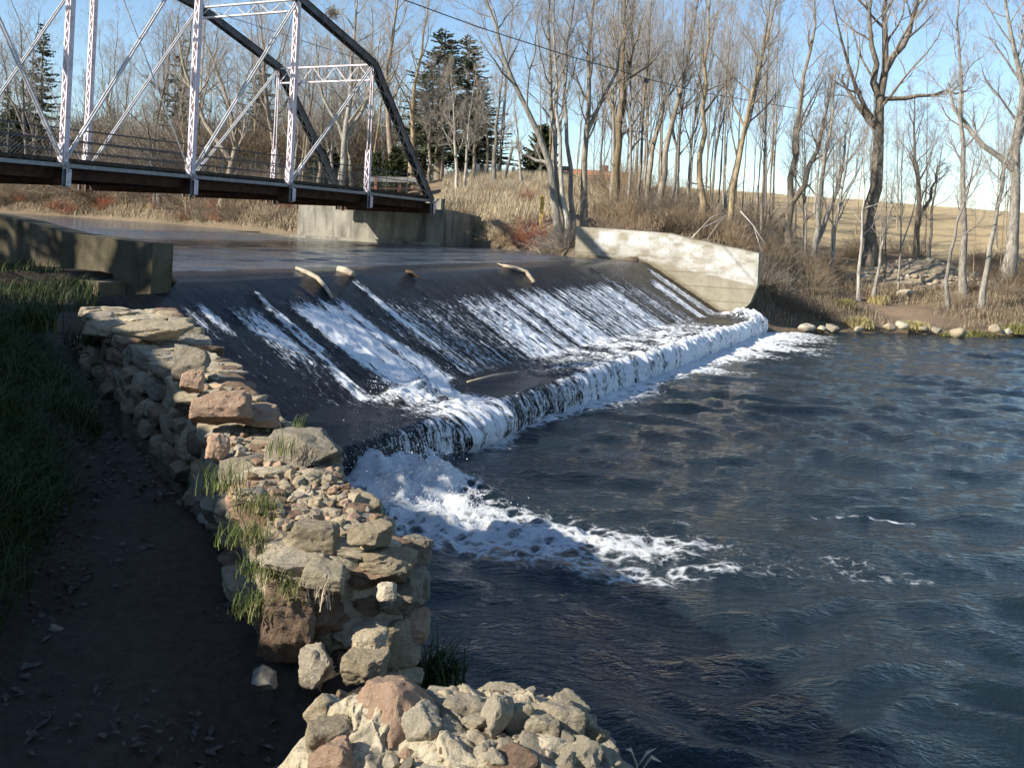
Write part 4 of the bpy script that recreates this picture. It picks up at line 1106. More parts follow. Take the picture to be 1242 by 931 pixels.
# --- conifers
def m_needles(name, a, b):
    t = NT(name); v = t.coord('Object')
    c = t.ramp(t.noise(v, 1.1, 4, .6), [(.3, a), (.7, b)])
    return t.done(t.principled(c, .75, None, .3))
M_NEEDLE = [m_needles('dark_spruce_needles', (.056, .070, .042), (.12, .135, .08)), m_needles('cedar_foliage', (.028, .042, .014), (.075, .085, .028)), m_needles('grey_spruce_needles', (.035, .042, .028), (.075, .082, .055))]
def conifer(seed, H, wid, needle, low=.06, r0=.22, shape=1.0, dens=1.0, droop=.25):
    rng = np.random.default_rng(seed); lines_ = []; V = []; F = []
    P = np.stack([rng.normal(0, .05, 9), rng.normal(0, .05, 9), np.linspace(0, H, 9)], 1); P[0, :2] = 0
    lines_.append((P, r0 * (1 - .93 * np.linspace(0, 1, 9)), 8)); z = H * low
    while z < H * .985:
        f = (z / H - low) / (1 - low); L0 = wid * (1 - f) ** shape * (.55 + .45 * min(1, f * 6 + .3))
        for b in range(rng.integers(4, 7)):
            if rng.random() < .12: continue
            az = rng.random() * 6.28; L = L0 * rng.uniform(.45, 1.2) + .15; el = .35 * f + rng.uniform(-.4, .25) + .1
            d = np.array([math.cos(az) * math.cos(el), math.sin(az) * math.cos(el), math.sin(el)])
            k = 5; g = np.linspace(0, 1, k)
            Q = np.array([0, 0, z]) + d * (L * g)[:, None]; Q[:, 2] -= droop * L * (g ** 1.6) - .12 * L * g ** 4
            lines_.append((Q, np.maximum(.035 * L0 / wid * (1 - .8 * g), .006), 3))
            side = np.array([-math.sin(az), math.cos(az), 0])
            m = int(max(6, L * 15 * dens))
            for j in range(m):
                gg = .12 + .88 * (j + rng.random()) / m; i = min(int(gg * (k - 1)), k - 2); c = Q[i] + (Q[i + 1] - Q[i]) * (gg * (k - 1) - i)
                s = 1 if j % 2 else -1; tl = (.16 + .30 * L * (1 - gg) * rng.uniform(.4, 1)) ; 
                td = side * s * rng.uniform(.5, 1) + d * rng.uniform(.3, .9) + np.array([0, 0, rng.uniform(-.65, .15)]); td /= np.linalg.norm(td)
                tw = np.cross(td, rng.normal(0, 1, 3)); tw /= np.linalg.norm(tw); w = .07 + .07 * rng.random()
                n0 = len(V); V += [c, c + td * tl * .45 + tw * w, c + td * tl, c + td * tl * .45 - tw * w]; F.append((n0, n0 + 1, n0 + 2, n0 + 3))
        z += H * .017 * rng.uniform(.5, 1.5) / max(dens, .7)
    t = tubes_mesh('trunk', lines_, M_BARKS[1]); me = np_mesh('crown', np.array(V), np.array(F)); me.materials.append(needle)
    return t, me
CON = [conifer(1, 17, 4.4, M_NEEDLE[0], .15, .42, .62, 1.0), conifer(2, 16, 3.0, M_NEEDLE[0], .12, .3, .9), conifer(3, 6, 2.4, M_NEEDLE[1], .02, .14, .7, 1.5, .05), conifer(4, 18, 3.4, M_NEEDLE[2], .2, .3, .85, .8)]
def put_conifer(u, vb, vt, Y, k, wf, label, name='spruce_tree'):
    p = at_d(u, vb, Y); z = gz(p[0], p[1]); h = at_d(u, vt, Y)[2] - z; H0 = [17, 16, 6, 18][k]; s = h / H0
    return tree_object(name, (p[0], p[1], z - .1), CON[k], label, 'evergreen tree', None, rt.uniform(0, 6.28), (s * wf, s * wf, s))
put_conifer(532, 222, 32, 84, 0, 1.45, 'tallest dark spruce beyond the bridge end, thick trunk bare below')
put_conifer(562, 222, 40, 88, 0, 1.25, 'narrow topped dark spruce right behind the tallest spruce')
put_conifer(576, 222, 92, 84, 0, 1.6, 'broad lower spruce at the right side of the dark group')
put_conifer(512, 222, 84, 86, 0, 1.4, 'half hidden spruce at the left side of the dark group')
put_conifer(45, 206, 24, 138, 1, 1.15, 'dark spruce beyond the pond near the left edge of the view')
put_conifer(214, 218, 38, 120, 3, 1.15, 'thin grey spruce rising beyond the lilac post over the bridge deck')
put_conifer(5, 215, 100, 128, 1, 1.1, 'lower dark spruce partly cut by the left edge')
put_conifer(312, 218, 62, 118, 3, 1.3, 'greyish ragged spruce beyond the pond behind the long bridge chord')
put_conifer(478, 232, 176, 70, 2, 1.0, 'bushy light green cedar low behind the guard rail', 'cedar_tree')
put_conifer(455, 234, 182, 72, 2, .9, 'smaller green cedar beside the last lilac hanger', 'cedar_tree')
put_conifer(395, 228, 170, 95, 2, 1.2, 'dull green cedar behind the far end post', 'cedar_tree')
put_conifer(581, 220, 197, 82, 2, 1.3, 'small rounded evergreen bush beside the headstones', 'evergreen_bush')
put_conifer(18, 215, 130, 132, 2, 1.5, 'broad yellowish green cedar beyond the pond at the left edge', 'cedar_tree')
put_conifer(655, 228, 150, 104, 2, 1.0, 'dark cedar behind the pale clump of trunks', 'cedar_tree')

# --- bare brush
def m_brush(name, a, b):
    t = NT(name); v = t.coord('Object'); oi = t.n('ObjectInfo')
    c = t.ramp(t.noise(v, 2.5, 3, .6), [(.3, a), (.7, b)])
    hs = t.n('HueSaturation'); t.set(hs, 'Color', c); t.set(hs, 'Value', t.maprange(oi.outputs['Random'], 0, 1, .75, 1.25))
    return t.done(t.principled(hs.outputs[0], .9, None, .15))
M_BRUSH = [m_brush('tan_brush', (.20, .14, .085), (.36, .27, .17)), m_brush('grey_brush', (.18, .15, .12), (.31, .27, .22)), m_brush('red_twigs', (.22, .07, .04), (.42, .17, .10)), m_brush('brown_brush', (.165, .13, .09), (.31, .245, .17))]
def shrub(seed, n, H, spread, mat, twigs=5, r=.010):
    rng = np.random.default_rng(seed); L = []
    for i in range(n):
        az = rng.random() * 6.28; rr_ = abs(rng.normal(0, .18)) * spread; p = np.array([math.cos(az) * rr_, math.sin(az) * rr_, -.05])
        el = rng.uniform(.35, 1.45); d = np.array([math.cos(az) * math.cos(el), math.sin(az) * math.cos(el), math.sin(el)])
        ln = H * rng.uniform(.5, 1.1); k = 5; g = np.linspace(0, 1, k); Q = p + d * (ln * g)[:, None]; Q += rng.normal(0, .03 * H, (k, 3)) * g[:, None]; Q[:, 2] -= .22 * ln * g ** 2 * math.cos(el)
        L.append((Q, np.maximum(r * (1 - .75 * g), .003), 3))
        for j in range(twigs):
            gg = rng.uniform(.25, .95); q = int(gg * (k - 1)); c = Q[q]; dd = rotvec(Q[min(q + 1, k - 1)] - Q[max(q - 1, 0)], rng.uniform(.3, 1.1), rng.random() * 6.28); tl = ln * rng.uniform(.15, .45) * (1.1 - gg * .6)
            T = np.array([c, c + dd * tl * .5 + rng.normal(0, .02, 3), c + dd * tl + np.array([0, 0, rng.normal(0, .06) * tl])]); L.append((T, np.array([r * .5, r * .38, .0025]), 3))
    return tubes_mesh('brush', L, mat)
SH = [shrub(21, 90, 1.6, 1.4, M_BRUSH[0]), shrub(22, 80, 1.9, 1.0, M_BRUSH[1], 6), shrub(23, 70, 1.5, 1.0, M_BRUSH[2], 5), shrub(24, 90, 1.7, 1.3, M_BRUSH[3], 6), shrub(25, 60, 3.4, 1.6, M_BRUSH[3], 9, .017), shrub(26, 60, 3.2, 1.5, M_BRUSH[1], 9, .016), shrub(27, 55, 3.0, 1.5, M_BRUSH[0], 8, .015)]
SH += [shrub(28, 150, 3.5, 1.9, M_BRUSH[3], 13, .015), shrub(29, 140, 3.6, 1.7, M_BRUSH[1], 13, .014)]
def put_shrub(x, y, k, s, label, group=None, sz=None):
    o = link_mesh('bare_shrub', SH[k], None); o.location = (x, y, gz(x, y) - .03); o.rotation_euler = (0, 0, rt.uniform(0, 6.28)); o.scale = (s, s, sz or s)
    return tag(o, label, 'shrub', group)
def shrub_px(u, v, Y, k, s, label, sz=None):
    p = at_d(u, v, Y); return put_shrub(p[0], p[1], k, s, label, None, sz)
shrub_px(640, 300, 50.5, 2, 1.5, 'red twigged bush at the water left of the wing wall')
shrub_px(668, 303, 47.5, 1, 1.35, 'grey twiggy bush hanging to the water under the pale clump')
shrub_px(685, 303, 46.4, 1, 1.2, 'grey tangle of twigs against the upstream end of the wing wall')
shrub_px(618, 296, 52.5, 0, 1.25, 'tan tuft of brush leaning over the water beside the red bush')
shrub_px(655, 280, 51, 2, 1.2, 'second reddish bush higher on the bank behind the grey one')
def thicket(n, u0, u1, y0, y1, ks, s0, s1, fmt, group, cond=None):
    it = []; tries = 0
    while len(it) < n and tries < 5000:
        tries += 1; Y = rt.uniform(y0, y1); x = float(at_d(rt.uniform(u0, u1), 270, Y)[0])
        if any(math.hypot(x - a[0], Y - a[1]) < .7 for a in it): continue
        du_ = min(poly_dist(np.array([x]), np.array([Y]), UP_POLY)[0], poly_dist(np.array([x]), np.array([Y]), LOW_POLY)[0])
        if du_ < .35 or (cond and not cond(x, Y)): continue
        it.append((x, Y))
    for (x, y), lb in zip(it, ordered(it, fmt)): put_shrub(x, y, rt.choice(ks), rt.uniform(s0, s1), lb, group)
thicket(40, 722, 930, 44.5, 58, (3, 3, 0, 1), .8, 1.3, 'low bare shrub in the brown thicket behind the wing wall, %s from the left', 'thicket behind the wing wall', lambda x, y: to_ts(x, y)[0] > CREST_L + 1.2)
thicket(22, 925, 1010, 43, 56, (3, 0, 3, 1), .8, 1.25, 'brown shrub on the bank right of the wing wall end, %s from the left', 'shrubs right of the wing wall')
thicket(30, 720, 960, 58, 76, (4, 5, 6, 3), .8, 1.2, 'tall bare shrub among the woodland trunks, %s from the left', 'tall shrubs in the wood')
thicket(16, 1150, 1242, 50, 60, (3, 0, 3), .7, 1.1, 'brown shrub around the slim trees on the right, %s from the left', 'shrubs on the right bank', lambda x, y: x > 19.5)
thicket(14, 990, 1240, 62, 72, (3, 3, 4), .6, .9, 'low dark shrub along the foot of the stubble field, %s from the left', 'shrubs at the foot of the field')
thicket(56, -20, 380, 74, 128, (4, 5, 6, 2, 3, 2), 1.0, 1.6, 'twiggy shrub on the far pond bank under the bridge, %s from the left', 'shrubs on the far pond bank', lambda x, y: min(poly_dist(np.array([x]), np.array([y]), UP_POLY)[0], 99) < 5.5)
thicket(80, -40, 480, 96, 160, (7, 7, 8), 2.0, 3.9, 'tall thicket shrub between the trees beyond the pond, %s from the left', 'tall thicket beyond the pond', lambda x, y: poly_dist(np.array([x]), np.array([y]), UP_POLY)[0] > 4.5)
thicket(12, 560, 700, 53, 66, (0, 0, 1, 2), .5, .85, 'small shrub in the dry grass slope by the bridge, %s from the left', 'small shrubs in the dry grass slope')
# ------------------------------------------------------------------ stones
def ico(sub):
    bm = bmesh.new(); bmesh.ops.create_icosphere(bm, subdivisions=sub, radius=1.0)
    V = np.array([v.co[:] for v in bm.verts]); F = np.array([[v.index for v in f.verts] for f in bm.faces]); bm.free()
    return V, F
ICO = {k: ico(k) for k in (2, 3, 4, 5)}
def rock_mesh(seed, sub=4, cuts=12, rough=.12, fine=.05, sx=1, sy=1, sz=1):
    rng = np.random.default_rng(seed); V, F = ICO[sub]; V = V.copy()
    V *= (1 + .28 * fbm(V[:, 0] * .9 + seed, V[:, 1] * .9, V[:, 2] * .9, seed, 2))[:, None]
    for c in range(cuts):
        n = rng.normal(0, 1, 3); n /= np.linalg.norm(n); h = rng.uniform(.50, .86); d = V @ n - h
        V = V - np.where(d > 0, d * .93, 0)[:, None] * n
    V *= (1 + rough * fbm(V[:, 0] * 2.4, V[:, 1] * 2.4, V[:, 2] * 2.4 + seed, seed, 4) + fine * fbm(V[:, 0] * 9, V[:, 1] * 9, V[:, 2] * 9, seed + 5, 3))[:, None]
    V *= np.array([sx, sy, sz])
    return np_mesh('rock', V, F)
def m_stone(name, a, b, c, spots=(.5, .46, .38), lich=.4):
    t = NT(name); v = t.coord('Object')
    col = t.ramp(t.noise(v, 3.0, 8, .65), [(.25, a), (.5, b), (.75, c)])
    col = t.mix(t.math('MULTIPLY', t.ramp(t.noise(v, 17, 8, .75), [(.52, 0.), (.68, 1.)]), lich), col, spots)
    col = t.mix(t.ramp(t.noise(v, 55, 6, .7), [(.35, .55), (.5, 0.)]), col, tuple(x * .4 for x in a))
    bm_ = t.bump(t.noise(v, 38, 10, .75), .55, .012); bm_ = t.bump(t.noise(v, 9, 8, .65), .6, .05, bm_)
    return t.done(t.principled(col, .92, bm_, .2))
M_ST = [m_stone('tan_stone', (.24, .19, .12), (.36, .295, .195), (.46, .385, .265)), m_stone('pink_stone', (.30, .195, .13), (.42, .285, .195), (.49, .36, .255), (.49, .41, .31), .3), m_stone('grey_stone', (.18, .155, .115), (.29, .25, .185), (.40, .35, .26)),
        m_stone('brown_stone', (.13, .085, .055), (.23, .155, .10), (.32, .23, .16), (.4, .34, .26), .2), m_stone('pale_stone', (.34, .295, .21), (.46, .40, .295), (.56, .50, .38))]
M_MORTAR = m_stone('crumbling_mortar', (.26, .215, .145), (.42, .36, .25), (.49, .43, .31), (.58, .52, .40), .7)


rs = random.Random(12)
# angular fieldstones: a rounded box with jittered corners, a few broken faces and a rough skin
def cube_grid(n):
    g = np.linspace(-1, 1, n + 1); V = []; F = []; idx = {}
    def vid(p):
        k = tuple(np.round(p, 5))
        if k not in idx: idx[k] = len(V); V.append(p)
        return idx[k]
    for ax in range(3):
        for sg in (-1, 1):
            for i in range(n):
                for j in range(n):
                    q = []
                    for di, dj in ((0, 0), (1, 0), (1, 1), (0, 1)):
                        p = [0, 0, 0]; p[ax] = sg; p[(ax + 1) % 3] = g[i + di]; p[(ax + 2) % 3] = g[j + dj]; q.append(vid(p))
                    F.append(q if sg > 0 else q[::-1])
    return np.array(V, float), np.array(F)
CUBE = {n: cube_grid(n) for n in (8, 14, 22)}
def block_mesh(seed, n=14, cuts=5, power=7.0, jit=.22, rough=.10, fine=.04):
    rng = np.random.default_rng(seed); V, F = CUBE[n]; V = V.copy()
    V /= (np.abs(V) ** power).sum(1, keepdims=True) ** (1 / power)
    C = rng.uniform(-jit, jit, (2, 2, 2, 3)); w = (V + 1) / 2
    off = 0
    for i in (0, 1):
        for j in (0, 1):
            for k in (0, 1):
                off = off + (np.where(i, w[:, :1], 1 - w[:, :1]) * np.where(j, w[:, 1:2], 1 - w[:, 1:2]) * np.where(k, w[:, 2:], 1 - w[:, 2:])) * C[i, j, k]
    V = V + off
    for c in range(cuts):
        nn = rng.normal(0, 1, 3); nn /= np.linalg.norm(nn); h = rng.uniform(.72, 1.05); d = V @ nn - h
        V = V - np.where(d > 0, d * .95, 0)[:, None] * nn
    L = np.linalg.norm(V, axis=1, keepdims=True); D = V / L
    r = rough * fbm(V[:, 0] * 1.9 + seed, V[:, 1] * 1.9, V[:, 2] * 1.9, seed, 4) - rough * .9 * np.abs(fbm(V[:, 0] * 2.6, V[:, 1] * 2.6, V[:, 2] * 2.6 + seed, seed + 3, 4)) + fine * fbm(V[:, 0] * 8, V[:, 1] * 8, V[:, 2] * 8, seed + 5, 4)
    me = np_mesh('stone', V + D * r[:, None], F); me.polygons.foreach_set('use_smooth', np.ones(len(me.polygons), bool)); me.set_sharp_from_angle(angle=.55)
    return me
BL = [block_mesh(1200 + i, 14, 5) for i in range(14)]
BLF = [block_mesh(1300 + i, 22, 6, 6.0, .28, .15, .065) for i in range(14)]          # finer, for the nearest ones
BLF_TAN = []
for i, me in enumerate(BL): me.materials.append(M_ST[[0, 2, 0, 3, 0, 2, 1, 0, 3, 2, 0, 2, 0, 3][i]])
for i, me in enumerate(BLF): me.materials.append([M_ST[0], M_ST[2], M_MORTAR, M_ST[3], M_ST[0], M_MORTAR, M_ST[1], M_ST[4], M_ST[3], M_ST[2], M_MORTAR, M_ST[0], M_ST[4], M_ST[2]][i])
N_STONE = {}
EXTRA = {}
def lay(parent, p, sx, sy, sz, yaw, tilt=.10, fine=False, k=None, name='stone'):
    """one stone as a part; past the hundredth they are gathered into one part"""
    pool = BLF if fine else BL
    me = pool[rs.randrange(len(pool)) if k is None else k]
    o = bpy.data.objects.new(name, me); COL.objects.link(o)
    o.location = p; o.rotation_euler = (rs.uniform(-tilt, tilt), rs.uniform(-tilt, tilt), yaw + rs.choice((0, math.pi)) + rs.uniform(-.12, .12)); o.scale = (sx, sy, sz)
    o.parent = parent
    EXTRA.setdefault(parent.name, []).append(o)
    return o
def gather(parent, keep=99):
    L = EXTRA[parent.name]
    eye = Vector((0, 0, EYE))
    L.sort(key=lambda o: -(o.scale.x * o.scale.z) / ((Vector(o.location) - eye).length ** 2))
    rest = L[keep:]
    if not rest: return
    bm = bmesh.new(); mats = []
    for o in rest:
        me = o.data.copy(); M = Matrix.LocRotScale(o.location, o.rotation_euler, o.scale)
        mt = me.materials[0]
        if mt not in mats: mats.append(mt)
        me.transform(M); me.polygons.foreach_set('material_index', np.full(len(me.polygons), mats.index(mt), np.int32)); bm.from_mesh(me); bpy.data.meshes.remove(me)
        bpy.data.objects.remove(o)
    out = bpy.data.meshes.new('small_stones'); bm.to_mesh(out); bm.free()
    for m_ in mats: out.materials.append(m_)
    o = bpy.data.objects.new('small_stones', out); COL.objects.link(o); o.parent = parent; o['kind'] = 'stuff'
# stations along the wall top: (left px, right px, row v, top z): turned into plan points where the wall stands
TOPS = [(104, 208, 372, 2.20), (136, 244, 398, 2.17), (178, 272, 430, 2.13), (218, 300, 462, 2.12), (252, 332, 500, 2.10), (278, 404, 545, 2.08), (298, 430, 592, 2.07), (318, 468, 632, 2.06), (332, 500, 668, 2.03)]
ctrL = np.array([at_z(a, v, z)[:2] for a, b, v, z in TOPS]); ctrR = np.array([at_z(b, v, z)[:2] for a, b, v, z in TOPS]); zt = np.array([z for a, b, v, z in TOPS])
mid = (ctrL + ctrR) / 2
def core(name, L, R, Zt, zb, mat, parent, seed, inset=.035, drop=.035, n=(24, 40, 24), rough=.03, step=.02):
    """mortar body, set back from the stone faces"""
    m = (L + R) / 2; ln = np.concatenate([[0], np.cumsum(np.linalg.norm(np.diff(m, axis=0), axis=1))])
    q = np.linspace(0, ln[-1], max(40, int(ln[-1] / step)))
    l = np.stack([np.interp(q, ln, L[:, i]) for i in (0, 1)], 1); r = np.stack([np.interp(q, ln, R[:, i]) for i in (0, 1)], 1); z = np.interp(q, ln, Zt) - drop
    out = l - r; w = np.linalg.norm(out, axis=1, keepdims=True); out /= w; l = l - out * inset; r = r + out * inset
    cols = []
    for k in np.linspace(0, 1, n[0], endpoint=False): cols.append(np.concatenate([l + out * .05 * (1 - k), (zb + (z - zb) * k)[:, None]], 1))
    for k in np.linspace(0, 1, n[1]): cols.append(np.concatenate([l + (r - l) * k, z[:, None]], 1))
    for k in np.linspace(0, 1, n[2] + 1)[1:]: cols.append(np.concatenate([r, (z + (zb - z) * k)[:, None]], 1))
    A = np.stack(cols, 1)
    fwd = np.array([*(m[-1] - m[-2]), 0]); fwd /= np.linalg.norm(fwd)
    def cap(row): c = row.mean(0); return np.array([c + (row - c) * s for s in np.linspace(1, .02, 22)[1:]])
    A = np.concatenate([cap(A[0])[::-1], A, cap(A[-1])], 0); V = A.reshape(-1, 3); nq, nc = A.shape[:2]
    d = np.stack([fbm(V[:, 0] * 4 + 9 * s, V[:, 1] * 4, V[:, 2] * 4, seed + s, 5) for s in range(3)], 1) * rough * 1.6 + np.stack([fbm(V[:, 0] * 19, V[:, 1] * 19 + 5 * s, V[:, 2] * 19, seed + 9 + s, 4) for s in range(3)], 1) * rough * .55
    V = V + d
    me = np_mesh(name, V, grid_faces(nq, nc)[:, ::-1])
    bm = bmesh.new(); bm.from_mesh(me); bmesh.ops.recalc_face_normals(bm, faces=bm.faces); bm.to_mesh(me); bm.free()
    return link_mesh(name, me, mat, parent, True)
wall = empty('stone_wall')
tag(wall, 'crumbling fieldstone wall running from the dam corner along the dark dirt path', 'stone wall')
core('mortar_core', ctrL, ctrR, zt, .2, M_MORTAR, wall, 7)
ml = np.concatenate([[0], np.cumsum(np.linalg.norm(np.diff(mid, axis=0), axis=1))]); LEN = ml[-1]
def along(q, side):
    C = (ctrL, mid, ctrR)[side + 1]
    p = np.array([np.interp(q, ml, C[:, i]) for i in (0, 1)]); p2 = np.array([np.interp(min(q + .05, LEN), ml, C[:, i]) for i in (0, 1)]); p0 = np.array([np.interp(max(q - .05, 0), ml, C[:, i]) for i in (0, 1)])
    d = p2 - p0; return p, math.atan2(d[1], d[0]), float(np.interp(q, ml, zt))
# courses on the path side and on the river side
for side, zlow in ((-1, 1.50), (1, 1.25)):
    z_off = 0.0; c = 0
    while True:
        h = rs.uniform(.10, .17); q = rs.uniform(-.1, .05); ztop_rel = -z_off
        if 2.08 - z_off - h < zlow: break
        while q < LEN - .02:
            near = np.interp(q, [0, LEN], [0, 1]); w = rs.uniform(.15, .40) if rs.random() < .75 else rs.uniform(.09, .16); hh = h * rs.uniform(.85, 1.12)
            p, yaw, z = along(min(max(q + w / 2, 0), LEN), side); bump_ = .05 * ((q * 1.3) % 1 > .5)
            nrm = np.array([-math.sin(yaw), math.cos(yaw)]) * (1 if side < 0 else -1)       # away from the wall
            mid_p = along(min(max(q + w / 2, 0), LEN), 0)[0]
            if np.dot(nrm, p - mid_p) < 0: nrm = -nrm
            if rs.random() > .07:
                dep = rs.uniform(.10, .17); lay(wall, (*(p - nrm * (dep * .75 - rs.uniform(-.02, .045) + .10 * z_off * (side < 0) * -.6)), z - z_off - hh / 2 + rs.uniform(-.012, .012)), w / 2 * 1.04, dep, hh / 2 * 1.05, yaw, .09, q > LEN - 2.0)
            q += w + rs.uniform(.0, .025)
        z_off += h + .008; c += 1
# the broken end that faces the viewer: uneven courses with holes
pe, ye, ze = along(LEN, 0); eL, eR = ctrL[-1], ctrR[-1]; ew = eR - eL; EL = np.linalg.norm(ew); ewd = ew / EL; en = np.array([ewd[1], -ewd[0]])
if en[1] > 0: en = -en
zc = ze
while zc > 1.22:
    h = rs.uniform(.085, .15); q = -.02; stepback = .10 * (ze - zc) * -1.0
    while q < EL:
        w = rs.uniform(.09, .21)
        if rs.random() > .14:
            p = eL + ewd * min(q + w / 2, EL); dep = rs.uniform(.08, .13)
            lay(wall, (*(p - en * (dep * .8 - rs.uniform(-.02, .05) - .22 * max(0, ze - zc - .25))), zc - h / 2), w / 2 * 1.05, dep, h / 2 * 1.04, math.atan2(ewd[1], ewd[0]), .16, True)
        q += w + rs.uniform(0, .03)
    zc -= h + .006
# boulders one can tell apart in the end and along the top edge
def px_stone(parent, u, v, d, w, h, k, fine=True, dd=.0, yaw=0.0, tilt=.12, name='stone'):
    p = at_d(u, v, d + dd); s = d / FPX
    return lay(parent, p, w * s * 1.02, w * s * .85, h * s * 1.02, yaw, tilt, fine, k, name)
for u, v, d, w, h, k in [(346, 752, 3.46, 34, 40, 3), (386, 650, 3.62, 26, 17, 4), (452, 645, 3.60, 26, 16, 11), (448, 779, 3.36, 20, 14, 0), (440, 808, 3.30, 26, 20, 4), (470, 716, 3.46, 13, 9, 7), (392, 700, 3.5, 26, 18, 2), (497, 668, 3.85, 24, 20, 9), (500, 712, 3.75, 22, 20, 1), (384, 806, 3.34, 18, 22, 9),
                         (275, 493, 5.25, 34, 22, 6), (312, 503, 5.35, 32, 14, 6), (232, 440, 6.6, 24, 20, 1), (190, 400, 8.2, 40, 9, 0), (262, 540, 4.72, 13, 15, 6), (372, 545, 4.75, 40, 22, 9), (130, 398, 8.9, 22, 12, 11), (236, 462, 6.1, 13, 16, 6)]:
    px_stone(wall, u, v, d, w, h, k, True, .03)
# rough top: flat stones and broken mortar plates bedded in the core
for i in range(64):
    q = LEN * (1 - rs.random() ** 1.3); f = rs.uniform(.12, .88); a, yaw, z = along(q, -1); b_, _, _ = along(q, 1); p = a + (b_ - a) * f
    s = rs.uniform(.06, .16) * (1.0 if q < LEN - 1.6 else .8)
    lay(wall, (*p, z - .035 + rs.uniform(-.015, .012)), s * rs.uniform(.8, 1.5), s, rs.uniform(.030, .050), rs.uniform(0, 6.28), .10, True, rs.choice((2, 5, 10, 2, 5, 0, 4, 11)))
for i in range(420):
    q = LEN - abs(rs.gauss(0, 1.6)); 
    if q < 0: continue
    f = rs.uniform(.05, .95); a, yaw, z = along(q, -1); b_, _, _ = along(q, 1); p = a + (b_ - a) * f; s = rs.uniform(.008, .03)
    lay(wall, (*p, z - .008 + rs.uniform(-.02, .015)), s * rs.uniform(.8, 1.6), s, s * .7, rs.uniform(0, 6.28), .5, False)
gather(wall)

# nearest broken piece in the foreground
cl = np.array([at_z(366, 912, 1.90)[:2], at_z(425, 872, 1.95)[:2], at_z(540, 842, 1.99)[:2], at_z(640, 842, 1.98)[:2], at_z(696, 862, 1.94)[:2], at_z(722, 905, 1.88)[:2]])
cr = np.array([at_z(378, 1045, 1.86)[:2], at_z(450, 1060, 1.87)[:2], at_z(570, 1070, 1.88)[:2], at_z(680, 1060, 1.86)[:2], at_z(756, 1020, 1.86)[:2], at_z(776, 965, 1.86)[:2]])
czt = np.array([1.92, 1.965, 2.005, 2.01, 1.965, 1.88])
chunk = empty('wall_fragment')
tag(chunk, 'sunlit broken end of the stone wall nearest the viewer, topped by a pink boulder', 'wall fragment')
core('mortar_core', cl, cr, czt, 1.1, M_MORTAR, chunk, 31, .01, .0, (50, 190, 40), .062, .005)
CST = [(482, 862, 2.50, 50, 42, 6), (508, 886, 2.43, 27, 26, 7), (402, 896, 2.42, 28, 22, 4), (408, 918, 2.34, 26, 24, 6), (436, 884, 2.50, 16, 12, 7), (556, 866, 2.56, 34, 24, 2), (600, 872, 2.46, 18, 28, 12), (627, 872, 2.50, 20, 22, 10), (655, 880, 2.48, 22, 16, 5), (684, 876, 2.52, 26, 20, 2),
       (650, 912, 2.38, 26, 10, 2), (618, 926, 2.3, 30, 12, 3), (706, 916, 2.38, 24, 14, 5), (668, 862, 2.62, 30, 12, 2), (600, 850, 2.66, 34, 12, 5), (534, 848, 2.62, 22, 10, 12), (545, 910, 2.36, 14, 10, 3), (688, 897, 2.42, 10, 9, 1)]
for u, v, d, w, h, k in CST: px_stone(chunk, u, v, d, w, h, k, True, .02, rs.uniform(-.5, .5), .35)
for i in range(46):
    q = rs.random(); f = rs.random(); a = np.array([np.interp(q * 5, range(6), cl[:, i_]) for i_ in (0, 1)]); b_ = np.array([np.interp(q * 5, range(6), cr[:, i_]) for i_ in (0, 1)]); z = float(np.interp(q * 5, range(6), czt))
    s = rs.uniform(.012, .042); lay(chunk, (*(a + (b_ - a) * f * .8), z - .02 + rs.uniform(-.02, .02)), s * rs.uniform(.8, 1.5), s, s * rs.uniform(.5, .9), rs.uniform(0, 6.28), .6, True, rs.choice((2, 5, 10, 2, 10, 0, 7, 12, 4)))
for i in range(260):
    q = rs.random(); f = rs.random(); a = np.array([np.interp(q * 5, range(6), cl[:, i_]) for i_ in (0, 1)]); b_ = np.array([np.interp(q * 5, range(6), cr[:, i_]) for i_ in (0, 1)]); z = float(np.interp(q * 5, range(6), czt))
    s = rs.uniform(.005, .018); lay(chunk, (*(a + (b_ - a) * f * .8), z - .025 + rs.uniform(-.01, .012)), s * rs.uniform(.8, 1.5), s, s * .7, rs.uniform(0, 6.28), .6, False)
gather(chunk)

# loose stones by the path between the two pieces
def loose(u, v, d, w, h, mt, seed, label, group=None, name='loose_stone', sub=4):
    p = at_d(u, v, d); k = d / FPX
    o = link_mesh(name, rock_mesh(seed, sub, 13, .14, .06, w * k, w * k * .85, h * k), M_ST[mt], None, True); o.location = p; o.rotation_euler = (0, 0, rs.uniform(0, 6))
    return tag(o, label, 'stone', group)
loose(392, 860, 2.95, 28, 20, 0, 901, 'tan rounded stone on the path just behind the nearest wall fragment')
loose(318, 826, 3.30, 22, 17, 2, 902, 'grey angular stone lying in the shade at the foot of the wall end')
loose(414, 846, 3.1, 12, 9, 3, 904, 'dark brown stone in the hollow below the broken wall end')
loose(68, 762, 3.62, 9, 7, 2, 905, 'small grey stone lying at the left edge of the dark path')

